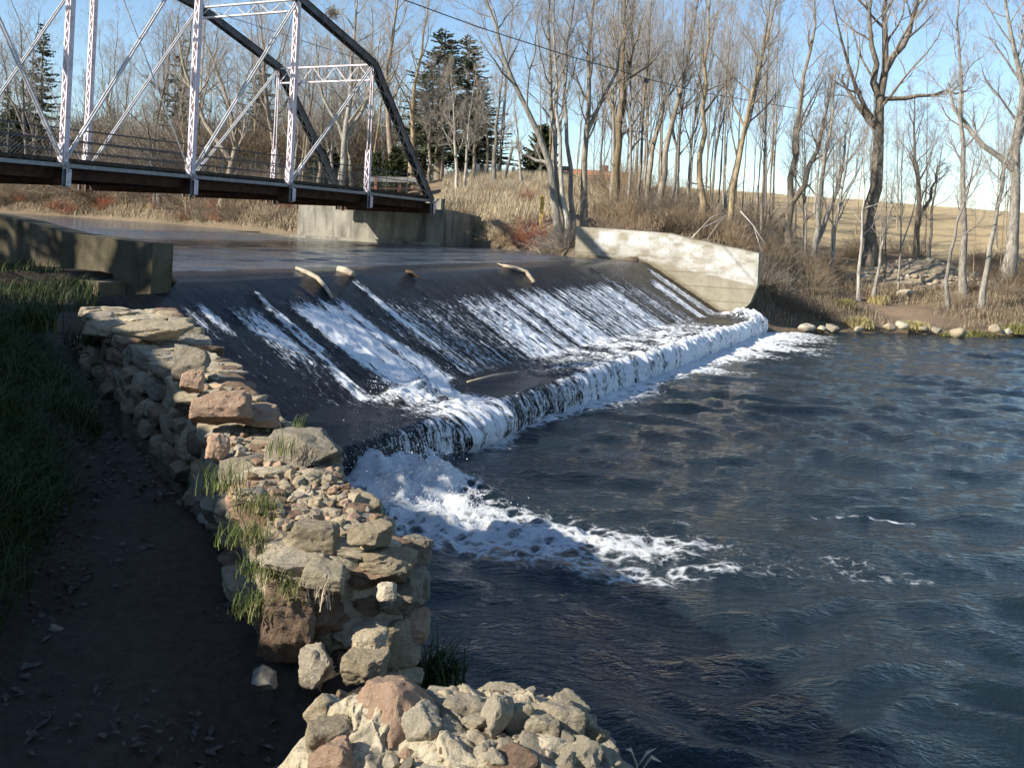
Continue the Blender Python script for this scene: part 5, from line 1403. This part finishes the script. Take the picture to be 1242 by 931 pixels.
# boulders and shingle along the right shore, rubble heap on the bank
RK = [rock_mesh(950 + i, 3, 7, .14, .03, 1, .85, .62) for i in range(8)]
def rock_at(x, y, z, s, mt, label, group, name):
    me = RK[rs.randrange(8)]; o = link_mesh(name, me, None, None, False)
    if not me.materials: me.materials.append(M_ST[mt])
    o.location = (x, y, z); o.rotation_euler = (rs.uniform(-.3, .3), rs.uniform(-.3, .3), rs.uniform(0, 6.28)); o.scale = (s, s, s)
    return tag(o, label, 'rock', group)
for i, me in enumerate(RK): me.materials.append(M_ST[[4, 4, 0, 4, 4, 0, 4, 2][i]])
for i, (u, v, Y, w, lb) in enumerate([(978, 397, 41.8, 10, 'pale flat rock at the waterline where the wing wall shadow ends'), (996, 399, 41.9, 7, 'small pale rock second from the shaded bank on the shore'), (1011, 398, 42.1, 11, 'grey flat rock at the left foot of the dirt landing'), (1078, 396, 42.9, 9, 'grey rock at the water right of the straw tuft'),
                                         (1095, 394, 43.1, 9, 'pale rock at the middle of the dirt landing shore'), (1137, 400, 43.0, 8, 'dark shore rock below the crooked sapling'), (1162, 404, 43.2, 12, 'pale flat rock lying in the shallow water on the right'), (1207, 399, 43.8, 9, 'brown shore rock right of the leaning pale tree'), (1222, 402, 44.0, 7, 'small shore rock nearest the right edge'), (1042, 399, 42.4, 7, 'small rock below the straw coloured tuft'), (1120, 398, 43.2, 6, 'smallest rock on the landing shore')]):
    p = at_d(u, v, Y); rock_at(p[0], p[1], p[2], w * Y / FPX, 0, lb, None, 'shore_rock')
p = at_d(1097, 357, 52.5); rock_at(p[0], p[1], gz(p[0], p[1]) + .15, .42, 4, 'single pale boulder lying in front of the rubble heap', None, 'boulder')
HEAP = np.array([at_d(1118, 340, 57.5)[:2]])[0]
hb = gz(*HEAP)
def heap_z(x, y): return 1.75 * np.exp(-(((x - HEAP[0]) / 3.0) ** 2 + ((y - HEAP[1]) / 2.0) ** 2))
hx, hy = np.meshgrid(np.linspace(HEAP[0] - 6, HEAP[0] + 6, 60), np.linspace(HEAP[1] - 4.5, HEAP[1] + 4.5, 46), indexing='ij')
hz = Zg(hx, hy) - .12 + heap_z(hx, hy) + .12 * fbm(hx, hy, 0, 55, 4)
hme = np_mesh('rubble_heap', np.stack([hx, hy, hz], -1).reshape(-1, 3), grid_faces(60, 46)); 
ho = link_mesh('rubble_heap', hme, m_noise('rubble_earth', (.22, .175, .12), (.38, .31, .22), 3, .95, .8, 12, .06), None, True)
tag(ho, 'low earth heap covered with pale broken stones on the right bank', 'heap')
for i in range(230):
    a = rs.random() * 6.28; r = math.sqrt(rs.random())
    x = HEAP[0] + math.cos(a) * r * 4.2; y = HEAP[1] + math.sin(a) * r * 2.6 - .5
    z = float(Zg(np.array([x]), np.array([y]))[0] - .1 + heap_z(x, y))
    rock_at(x, y, z, rs.choice([.10, .12, .15, .18, .22, .28]) * rs.uniform(.8, 1.2), 0, 'pale broken stone among many on the rubble heap of the right bank', 'stones of the rubble heap', 'rubble_stone')

# ------------------------------------------------------------------ driftwood caught on the dam
M_DRIFT = m_noise('bleached_driftwood', (.34, .27, .18), (.58, .49, .36), 5, .85, .4, 30, .01)
M_DRIFTD = m_noise('wet_driftwood', (.10, .065, .035), (.24, .16, .09), 5, .6, .4, 30, .01)
def drift(pts, r, mat, label, name='driftwood_branch', twig=None):
    P = [on_sheet(u, v, .05) for u, v, d in pts]
    mb = MB(); mb.tube(P, r, 7)
    if twig: mb.tube([on_sheet(u, v, .05) for u, v, d in twig], [r[0] * .6, r[0] * .2] if isinstance(r, list) else r * .4, 5)
    return tag(mb.build(name, mat, None, True), label, 'driftwood')
def on_sheet(u, v, lift=.03):
    """where the picture ray meets the water on the dam"""
    D = np.linspace(9, 52, 9000); P = np.array([0, 0, EYE]) + D[:, None] * ray(u, v)[None]
    s_ = to_ts(P[:, 0], P[:, 1])[1]; hit = P[:, 2] <= np.interp(s_, SP[:, 0], SP[:, 1]) + lift
    return P[int(np.argmax(hit))]
def crest_d(u): return float(at_z(u, 338 - (u - 190) * 19 / 530, UP_Z)[1]) - .35
c0 = crest_d(385)
drift([(360, 325, c0 + .55), (374, 331, c0 + .2), (385, 337, c0 - .1), (394, 347, c0 - .45), (403, 361, c0 - .85)], [.04, .055, .05, .045, .03], M_DRIFT, 'curved bleached branch hooked over the crest of the dam, leftmost one')
c0 = crest_d(420)
drift([(411, 326, c0 + .5), (418, 328, c0 + .25), (428, 333, c0 - .1)], [.075, .09, .085], M_DRIFT, 'short thick log end lying on the dam crest', 'driftwood_log')
c0 = crest_d(640)
drift([(610, 322, 0), (624, 325, 0), (638, 330, 0), (648, 342, 0)], [.05, .07, .08, .06], M_DRIFT, 'knobbly pale branch draped over the right half of the dam crest', twig=[(610, 322, 0), (603, 319, 0)])
c0 = crest_d(500)
drift([(493, 329, c0 + .2), (500, 331, c0 - .05), (508, 337, c0 - .3)], [.04, .05, .03], M_DRIFTD, 'small dark stick on the middle of the dam crest')
c0 = crest_d(206)
drift([(199, 339, c0 + .1), (206, 338, c0), (213, 341, c0 - .1)], [.06, .07, .05], M_DRIFTD, 'brown wood chunk on the dam crest next to the abutment wall', 'driftwood_log')
p0 = dam_pt(4.6, 3.85, .10); p1_ = dam_pt(6.6, 4.05, .10)
mb = MB(); mb.tube([p0, (np.array(p0) + p1_) / 2 + np.array([0, 0, .03]), p1_], [.02, .026, .018], 7)
tag(mb.build('driftwood_plank', M_DRIFT, None, True), 'straight yellowish stick lying on the wet step below the dam', 'driftwood')
for k, (u, v, Y) in enumerate([(775, 310, 44.6), (783, 311, 44.2)]):
    p = at_d(u, v + 4, Y); mb = MB()
    for q in range(6): mb.tube([p, p + np.array([rs.uniform(-.35, .35), rs.uniform(-.2, .1), rs.uniform(.05, .45)])], [.05, .02], 5)
    tag(mb.build('twig_debris', M_DRIFTD, None), ['dark jagged debris lodged at the waterline of the wing wall', 'second clump of dark debris against the wing wall, nearer the crest'][k], 'debris')
# fallen pale branches behind the wing wall
M_DEAD = m_noise('dead_branch', (.40, .36, .31), (.60, .56, .50), 4, .9, .2)
def dead(pts, r, label):
    mb = MB(); P = [at_d(*q) for q in pts[0]]; mb.tube(P, [r * (1 - .7 * i / (len(P) - 1)) for i in range(len(P))], 6)
    for q in pts[1:]: Q = [at_d(*w) for w in q]; mb.tube(Q, [r * .6 * (1 - .6 * i / (len(Q) - 1)) for i in range(len(Q))], 5)
    tag(mb.build('fallen_branch', M_DEAD, None, True), label, 'branch')
dead([[(838, 290, 45), (850, 277, 45.4), (866, 270, 45.8), (878, 262, 46)], [(850, 277, 45.4), (862, 264, 45.8), (876, 258, 46)], [(858, 290, 45), (868, 275, 45.3), (880, 260, 45.7)]], .035, 'fallen pale branch propped behind the sloping wing wall top')
dead([[(898, 256, 47), (914, 274, 46.6), (922, 300, 46.2), (930, 318, 46)], [(914, 274, 46.6), (920, 284, 46.2), (928, 296, 45.8)]], .035, 'arching pale dead branch hanging just right of the wing wall')
dead([[(838, 222, 52), (850, 224, 52), (862, 228, 52)]], .05, 'short broken pale stub sticking out left of an ochre trunk')

# ------------------------------------------------------------------ houses, stones and posts on the ridge
M_ROOF = m_noise('orange_brown_shingles', (.36, .16, .08), (.52, .26, .14), 9, .85, .3, 30, .02)
M_SIDING = m_noise('grey_brown_siding', (.16, .14, .12), (.25, .22, .19), 3, .8, .3, 20, .01, stretch=(1, 1, 6))
M_WHITE = m_noise('white_siding', (.68, .68, .66), (.80, .80, .79), 4, .7, .2, 20, .01, stretch=(1, 1, 6))
M_GLASS = NT('window_glass'); M_GLASS = M_GLASS.done(M_GLASS.principled((.02, .025, .03), .08, None, .6))
def house(u0, u1, vb, vt, vr, Y, wallmat, label, roofmat, depth=7):
    a = at_d(u0, vb, Y); b = at_d(u1, vb, Y + 3); za = min(gz(a[0], a[1]), gz(b[0], b[1])) - .3; d = Vector((b[0] - a[0], b[1] - a[1], 0)); L = d.length; d.normalize(); n = Vector((-d.y, d.x, 0))
    ze = at_d(u0, vt, Y)[2]; zr = at_d(u0, vr, Y + 3)[2]
    r = empty('house', (a[0], a[1], za)); tag(r, label, 'house')
    A = Vector((a[0], a[1], 0))
    def P(x, y, z): return A + d * x + n * y + Vector((0, 0, z))
    mb = MB(); mb.prism([P(0, 0, za), P(0, 0, ze), P(0, depth / 2, zr - .12), P(0, depth, ze), P(0, depth, za)], d * L); mb.build('wall', wallmat, r)
    mb = MB()
    for s0, s1 in ((-.5, depth / 2), (depth + .5, depth / 2)):
        mb.prism([P(-.4, s0, ze - .10), P(-.4, s1, zr), P(-.4, s1, zr + .16), P(-.4, s0, ze + .08)], d * (L + .8))
    rf = mb.build('roof', roofmat, r)
    mb = MB(); mb.prism([P(L * .6, depth / 2 - .35, zr - .2), P(L * .6, depth / 2 - .35, zr + .8), P(L * .6, depth / 2 + .35, zr + .8), P(L * .6, depth / 2 + .35, zr - .2)], d * .7); mb.build('chimney', M_BROWNPOST, rf)
    for x in (.2, .5, .78):
        mb = MB(); mb.prism([P(L * x, -.03, ze - 1.6), P(L * x, -.03, ze - .5), P(L * x, .0, ze - .5), P(L * x, .0, ze - 1.6)], d * 1.0); w = mb.build('window', M_WHITE, r)
        mb = MB(); mb.prism([P(L * x + .08, -.04, ze - 1.52), P(L * x + .08, -.04, ze - .58), P(L * x + .08, -.02, ze - .58), P(L * x + .08, -.02, ze - 1.52)], d * .84); mb.build('pane', M_GLASS, w)
    move_children_local(r)
    for ch in r.children:
        for c2 in ch.children: c2.matrix_parent_inverse = Matrix.Identity(4)
house(692, 775, 232, 216, 206, 112, M_SIDING, 'low dark house with an orange brown roof glimpsed between the trunks', M_ROOF, 6)
house(676, 692, 232, 211, 205, 104, M_WHITE, 'small white outbuilding just left of the orange roofed house', m_noise('grey_shingles', (.2, .19, .18), (.32, .31, .3), 8, .8, .2), 4)
M_GRAV = m_noise('pale_headstone', (.42, .40, .37), (.62, .60, .57), 4, .8, .3)
for u, v, h, w, lb in [(577, 219, 10, 9, 'squat pale headstone beside the rounded evergreen bush'), (588, 221, 6, 5, 'small white headstone right of the evergreen bush'), (604, 221, 7, 5, 'small pale headstone left of the leaning pale pole'), (622, 222, 7, 4, 'narrow headstone right of the leaning pale pole'), (597, 221, 5, 4, 'lowest headstone in the row on the ridge'), (540, 221, 8, 4, 'dark narrow headstone under the tallest spruce')]:
    p = at_d(u, v, 81); z = gz(p[0], p[1]); k = 81 / FPX; r = empty('headstone', (p[0], p[1], z - .1)); tag(r, lb, 'headstone')
    mb = MB(); mb.box((p[0] - w * k * .65, p[1] - .3, z - .2), (p[0] + w * k * .65, p[1] + .3, z + .18)); mb.build('plinth', M_GRAV, r, bevel=.02)
    W = w * k / 2; Hh = h * k + .2; pr = [(p[0] + W * x, p[1] - .1, z + .18 + Hh * y) for x, y in ((-1, 0), (1, 0), (1, .8), (.7, .95), (0, 1), (-.7, .95), (-1, .8))]
    mb = MB(); mb.prism(pr, (0, .2, 0)); mb.build('slab', M_GRAV, r, bevel=.02); move_children_local(r)
p0 = at_d(608, 236, 72); p1_ = at_d(622, 178, 72); p0[2] = gz(p0[0], p0[1]) - .3
mb = MB(); mb.tube([p0, p1_], [.13, .10], 8); tag(mb.build('leaning_pole', M_BARKS[2], None, True), 'bare pale pole leaning right in the dry grass', 'pole')
p0 = at_d(657, 256, 53); M_YEL = m_noise('faded_yellow_paint', (.42, .27, .05), (.60, .42, .12), 6, .7, .3)
zz = gz(p0[0], p0[1]); mp_ = empty('marker_post', (p0[0], p0[1], zz)); tag(mp_, 'yellow marker post standing behind the pale clump of trunks', 'post')
mb = MB(); mb.box((p0[0] - .10, p0[1] - .06, zz - .3), (p0[0] + .10, p0[1] + .06, zz + 1.75)); mb.build('post', M_YEL, mp_, bevel=.015)
mb = MB(); mb.box((p0[0] - .12, p0[1] - .075, zz + 1.75), (p0[0] + .12, p0[1] + .075, zz + 1.80)); mb.build('cap', M_YEL, mp_, bevel=.01); move_children_local(mp_)
# overhead wire with a splice box
wire = empty('overhead_wire', at_d(480, -5, 34)); tag(wire, 'thin black overhead wire crossing the sky with a small box near its right end', 'wire')
W_ = [(380, -48, 30), (490, 0, 34), (580, 33, 38), (680, 65, 43), (790, 97, 50), (850, 112, 55), (985, 135, 66)]
mb = MB(); mb.tube([at_d(*q) for q in W_], .021, 6); mb.build('cable', M_RAIL, wire)
mb = MB(); p = Vector(at_d(784, 97, 49.5)); mb.bar(p - Vector((.12, 0, .02)), p + Vector((.12, 0, -.06)), .2, .2); mb.build('splice_box', M_RAIL, wire); move_children_local(wire)
# squirrel nest in the crown above the bridge
rng = np.random.default_rng(77); L = []; c = at_d(403, 16, 74)
for i in range(140):
    a = c + rng.normal(0, .22, 3); d = rng.normal(0, 1, 3); d /= np.linalg.norm(d); L.append((np.array([a - d * .22, a, a + d * .22 + rng.normal(0, .04, 3)]), np.array([.02, .02, .012]), 3))
tag(link_mesh('leaf_nest', tubes_mesh('leaf_nest', L, M_BRUSH[3])), 'ball shaped leaf nest high in the tree above the bridge', 'nest')

# ------------------------------------------------------------------ grasses and leaves
def blades(n, place, h0, h1, w, mat_seed, droop=.5, seg=4, lean=(0, 0)):
    rng = np.random.default_rng(mat_seed); V = []; F = []; k = 0
    P = place(rng, n)
    n = len(P); az = rng.random(n) * 6.28; h = rng.uniform(h0, h1, n); out = h * rng.uniform(.2, 1.0, n) * droop; ww = w * rng.uniform(.6, 1.3, n)
    dirs = np.stack([np.cos(az) + lean[0], np.sin(az) + lean[1], 0 * az], 1); dirs /= np.linalg.norm(dirs, axis=1, keepdims=True) + 1e-6
    side = np.stack([-dirs[:, 1], dirs[:, 0], 0 * az], 1)
    g = np.linspace(0, 1, seg)
    mid_ = P[:, None] + dirs[:, None] * (out[:, None] * g[None] ** 1.7)[..., None] + np.array([0, 0, 1]) * (h[:, None] * (g[None] - .45 * droop * g[None] ** 2.6))[..., None]
    wd = (ww[:, None] * (1 - g[None]) ** .7)[..., None] * side[:, None]
    A = np.stack([mid_ - wd, mid_ + wd], 2).reshape(-1, 3)
    i, j = np.meshgrid(np.arange(n), np.arange(seg - 1), indexing='ij'); a = (i * seg + j) * 2
    F = np.stack([a, a + 1, a + 3, a + 2], -1).reshape(-1, 4)
    return A, F
def m_grass(name, a, b, c):
    t = NT(name); v = t.coord('Object')
    col = t.ramp(t.noise(v, 6, 5, .7), [(.28, a), (.5, b), (.72, c)])
    return t.done(t.principled(col, .7, None, .25))
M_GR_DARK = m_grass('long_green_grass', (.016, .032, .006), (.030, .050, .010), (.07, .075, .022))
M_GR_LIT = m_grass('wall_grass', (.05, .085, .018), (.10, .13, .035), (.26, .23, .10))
M_GR_DRY = m_grass('dry_grass', (.25, .20, .13), (.39, .325, .22), (.50, .43, .30))
M_GR_DULL = m_grass('dull_dead_grass', (.14, .105, .07), (.25, .195, .125), (.36, .29, .19))
M_GR_STRAW = m_grass('straw_tuft', (.30, .26, .10), (.46, .38, .17), (.58, .48, .26))
M_GR_OLIVE = m_grass('olive_grass', (.11, .125, .035), (.22, .21, .07), (.36, .31, .14))
def on_ground(fx):
    def f(rng, n):
        P = fx(rng, n); return np.stack([P[:, 0], P[:, 1], Zg(P[:, 0], P[:, 1]) - .01], 1)
    return f
def bank_pts(rng, n):
    y = rng.uniform(1.2, 13.5, n * 2); x0 = np.interp(y, BANK_LINE[:8, 1], BANK_LINE[:8, 0]); x = x0 - np.abs(rng.normal(0, 1.0, n * 2)) * 1.1 + rng.uniform(-.02, .10, n * 2)
    dens = vn(x * 2.2, y * 2.2, 0, 66); m = rng.random(n * 2) < .5 + .6 * dens
    return np.stack([x, y], 1)[m][:n]
A, F = blades(36000, on_ground(bank_pts), .12, .40, .0034, 61, .95, 5, (.35, -.1))
tag(link_mesh('bank_grass', np_mesh('bank_grass', A, F), M_GR_DARK), 'long dark grass hanging over the left side of the path', 'grass', None, 'stuff')
def land_pts(rng, n):
    y = rng.uniform(9, 17, n); x = rng.uniform(-13, -4.2, n); return np.stack([x, y], 1)
A, F = blades(9000, on_ground(lambda r, n: (lambda P: P[(to_ts(P[:, 0], P[:, 1])[0] < -1.2) & (line_side(P[:, 0], P[:, 1], WALL_LINE) > .5)])(land_pts(r, n * 2))), .10, .38, .006, 62, .8, 4)
tag(link_mesh('shade_grass', np_mesh('shade_grass', A, F), M_GR_DARK), 'shaded grass below the near abutment wall', 'grass', None, 'stuff')
def dry_pts(rng, n):
    Y = rng.uniform(53.5, 84, n * 3); u = rng.uniform(528, 735, n * 3); x = (u - CX) / FPX * Y + .005 * Y
    m = (poly_dist(x, Y, UP_POLY) > .3) & (rng.random(n * 3) < .65 + .5 * vn(x * .6, Y * .6, 0, 67)) & (to_ts(x, Y)[0] > CREST_L + 1) & ~((x < -2.9) & (Y < 60) & (x + .53 * (Y - 54) < -2.4))
    return np.stack([x, Y], 1)[m][:n]
A, F = blades(30000, on_ground(dry_pts), .35, .95, .014, 63, .5, 3)
tag(link_mesh('dry_grass', np_mesh('dry_grass', A, F), M_GR_DRY), 'tall straw coloured grass on the slope by the bridge end', 'grass', None, 'stuff')
def right_pts(rng, n):
    Y = rng.uniform(41.5, 64, n * 3); u = rng.uniform(918, 1260, n * 3); x = (u - CX) / FPX * Y
    d = poly_dist(x, Y, LOW_POLY); path_ = np.exp(-((x - 18.6) / 1.9) ** 2 - ((Y - 47.5) / 4.0) ** 2)
    m = (d > .35) & (rng.random(n * 3) < .55 + .7 * vn(x * .5, Y * .5, 0, 68) - .9 * path_)
    return np.stack([x, Y], 1)[m][:n]
A, F = blades(26000, on_ground(right_pts), .25, .75, .013, 64, .8, 3)
tag(link_mesh('bank_undergrowth', np_mesh('bank_undergrowth', A, F), M_GR_DULL), 'dry undergrowth on the right bank', 'undergrowth', None, 'stuff')
def wood_pts(rng, n):
    Y = rng.uniform(45, 84, n * 2); u = rng.uniform(715, 960, n * 2); x = (u - CX) / FPX * Y; m = (to_ts(x, Y)[0] > CREST_L + .8)
    return np.stack([x, Y], 1)[m][:n]
A, F = blades(30000, on_ground(wood_pts), .35, 1.1, .012, 65, .7, 3)
tag(link_mesh('wood_undergrowth', np_mesh('wood_undergrowth', A, F), M_BRUSH[0]), 'dead brown weeds under the trees behind the wing wall', 'undergrowth', None, 'stuff')
def pond_pts(rng, n):
    x = rng.uniform(-75, -8, n * 6); Y = rng.uniform(56, 140, n * 6); d = poly_dist(x, Y, UP_POLY); m = (d > .1) & (d < 6)
    return np.stack([x, Y], 1)[m][:n]
A, F = blades(22000, on_ground(pond_pts), .5, 1.3, .03, 69, .9, 3)
tag(link_mesh('pond_bank_grass', np_mesh('pond_bank_grass', A, F), M_GR_DULL), 'dry grass and weeds along the far pond bank', 'undergrowth', None, 'stuff')

# tufts one can count
def tuft(u, v, d, n, h, mat, label, r=.12, w=.0018, z=None, droop=.8, name='grass_tuft'):
    p = at_d(u, v, d) if z is None else np.array([*at_d(u, v, d)[:2], z])
    A, F = blades(n, lambda rng, k: np.stack([np.clip(rng.normal(0, r * .36, k), -r * .7, r * .7), np.clip(rng.normal(0, r * .36, k), -r * .7, r * .7), rng.normal(-.02, .012, k)], 1), h * .45, h, w, int(u * 7 + v), droop, 5)
    o = link_mesh(name, np_mesh(name, A, F), mat); o.location = p
    return tag(o, label, 'grass')
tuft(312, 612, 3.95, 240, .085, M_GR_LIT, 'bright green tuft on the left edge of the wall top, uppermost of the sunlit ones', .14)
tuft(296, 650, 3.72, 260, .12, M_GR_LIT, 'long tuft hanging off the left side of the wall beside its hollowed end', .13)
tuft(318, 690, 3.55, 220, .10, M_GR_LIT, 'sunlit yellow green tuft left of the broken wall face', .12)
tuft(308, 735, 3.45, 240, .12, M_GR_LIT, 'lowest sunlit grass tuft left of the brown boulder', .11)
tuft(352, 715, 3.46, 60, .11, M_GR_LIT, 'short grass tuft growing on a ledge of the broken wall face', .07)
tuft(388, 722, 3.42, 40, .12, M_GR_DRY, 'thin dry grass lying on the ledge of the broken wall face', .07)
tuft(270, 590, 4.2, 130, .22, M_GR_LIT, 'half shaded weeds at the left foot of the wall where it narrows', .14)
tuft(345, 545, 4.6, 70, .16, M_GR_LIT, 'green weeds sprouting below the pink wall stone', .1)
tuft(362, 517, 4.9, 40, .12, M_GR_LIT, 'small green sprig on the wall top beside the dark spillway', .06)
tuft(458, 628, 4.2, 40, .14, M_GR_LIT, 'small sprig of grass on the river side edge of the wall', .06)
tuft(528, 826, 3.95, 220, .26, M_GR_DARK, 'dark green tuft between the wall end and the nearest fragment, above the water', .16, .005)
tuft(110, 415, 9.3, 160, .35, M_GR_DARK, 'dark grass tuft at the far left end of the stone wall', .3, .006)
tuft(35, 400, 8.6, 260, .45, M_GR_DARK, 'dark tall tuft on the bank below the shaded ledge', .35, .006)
for i, (u, v, Y, h, lb) in enumerate([(1042, 398, 43.3, .75, 'large straw coloured tuft at the left side of the dirt landing'), (1110, 398, 43.9, .55, 'straw tuft at the water in the middle of the landing'), (1150, 402, 43.8, .5, 'small yellow tuft below the crooked sapling'), (1180, 402, 44.2, .65, 'yellow green tuft at the foot of the leaning pale tree'), (1200, 404, 44.3, .5, 'green tuft right of the leaning pale tree'), (1232, 402, 44.8, .7, 'straw tuft at the right edge of the shore'), (1020, 372, 46, .6, 'olive tuft on the bank left of the landing'), (1065, 352, 50, .7, 'pale dry tuft under the thin saplings')]):
    p = at_d(u, v, Y); o = tuft(u, v, Y, 420, h * 1.2, M_GR_STRAW if i in (0, 1, 7) else M_GR_OLIVE, lb, .75, .014, gz(p[0], p[1]), .9); 
# a dry weed stalk at the lower right of the fragment
sp = empty('weed_stalk', at_d(772, 931, 2.75)); tag(sp, 'pale dry weed stalk with narrow leaves rising beside the nearest fragment', 'weed')
M_STALK = m_noise('dry_stalk', (.42, .36, .24), (.60, .53, .38), 6, .8, .1)
mb = MB(); mb.tube([at_d(776, 960, 2.75), at_d(772, 925, 2.75), at_d(763, 906, 2.75)], [.003, .0025, .001], 5); mb.build('stem', M_STALK, sp)
for a, b, c in [((773, 930), (784, 913), (797, 906)), ((774, 940), (790, 917), (803, 924)), ((770, 918), (766, 909), (758, 908))]:
    q = [Vector(at_d(*k_, 2.75)) for k_ in (a, b, c)]; mb = MB(); wv = Vector((0, .006, .003)); mb.add([q[0], q[1] - wv, q[2], q[1] + wv], [(0, 1, 2, 3)]); mb.build('leaf', M_STALK, sp)
move_children_local(sp)

# litter of fallen leaves and twigs on the path
rng = np.random.default_rng(3); n = 9000
y = rng.uniform(1.8, 11, n); x = np.interp(y, BANK_LINE[:8, 1], BANK_LINE[:8, 0]) + rng.uniform(-.25, 1.15, n) * (1 + .03 * y)
keep = (line_side(x, y, WALL_LINE) > .0) & (rng.random(n) < .35 + 1.1 * vn(x * 2.3, y * 2.3, 0, 44) + .6 * (np.abs(line_side(x, y, BANK_LINE) + .1) < .15))
x, y = x[keep], y[keep]; n = len(x); z = Zg(x, y) + .008
yaw = rng.random(n) * 6.28; ln = .006 + .026 * rng.random(n) ** 2.2; wd_ = ln * rng.uniform(.35, .7, n)
ax = np.stack([np.cos(yaw), np.sin(yaw), rng.normal(0, .3, n)], 1); ay = np.stack([-np.sin(yaw), np.cos(yaw), rng.normal(0, .3, n)], 1); c = np.stack([x, y, z], 1)
V = np.stack([c - ax * ln[:, None], c - ay * wd_[:, None] + [0, 0, .006], c + ax * ln[:, None] + [0, 0, .004], c + ay * wd_[:, None] + [0, 0, .006]], 1).reshape(-1, 3)
M_LEAF = m_noise('dead_leaves', (.03, .023, .019), (.125, .098, .08), 30, .85, .2)
tag(link_mesh('fallen_leaves', np_mesh('fallen_leaves', V, np.arange(4 * n).reshape(-1, 4)), M_LEAF), 'dead leaves littering the shaded path', 'leaves', None, 'stuff')

# trees on the bank at the viewer's left, just outside the picture, that shade the abutment
o_ = tree_object('spruce_tree', (-20.0, 12.5, gz(-20.0, 12.5) - .1), CON[1], 'narrow spruce on the near bank shading the abutment wall', 'evergreen tree', None, 1.0, (.5, .5, .8))
for x, y, k, s, lb in [(-17.5, 12.1, 5, .8, 'bare tree on the near bank shading the abutment wall'), (-20.3, 11.4, 2, .9, 'forked bare tree on the near bank beyond the first one'), (-15.2, 9.2, 0, .7, 'slim bare tree at the top of the near grassy bank')]:
    tree_object('bare_tree', (x, y, gz(x, y) - .1), GEN[k], lb, 'tree', None, rt.uniform(0, 6), (s * 1.5, s * 1.5, s))
for x, y, s, lb in [(-11.6, 9.5, .62, 'bushy cedar added out of view on the bank to shade the near grass')]:  # unseen cedar added to shade the grass before the abutment
    tree_object('cedar_tree', (x, y, gz(x, y) - .1), CON[2], lb, 'evergreen tree', None, rt.uniform(0, 6), (s, s, s))
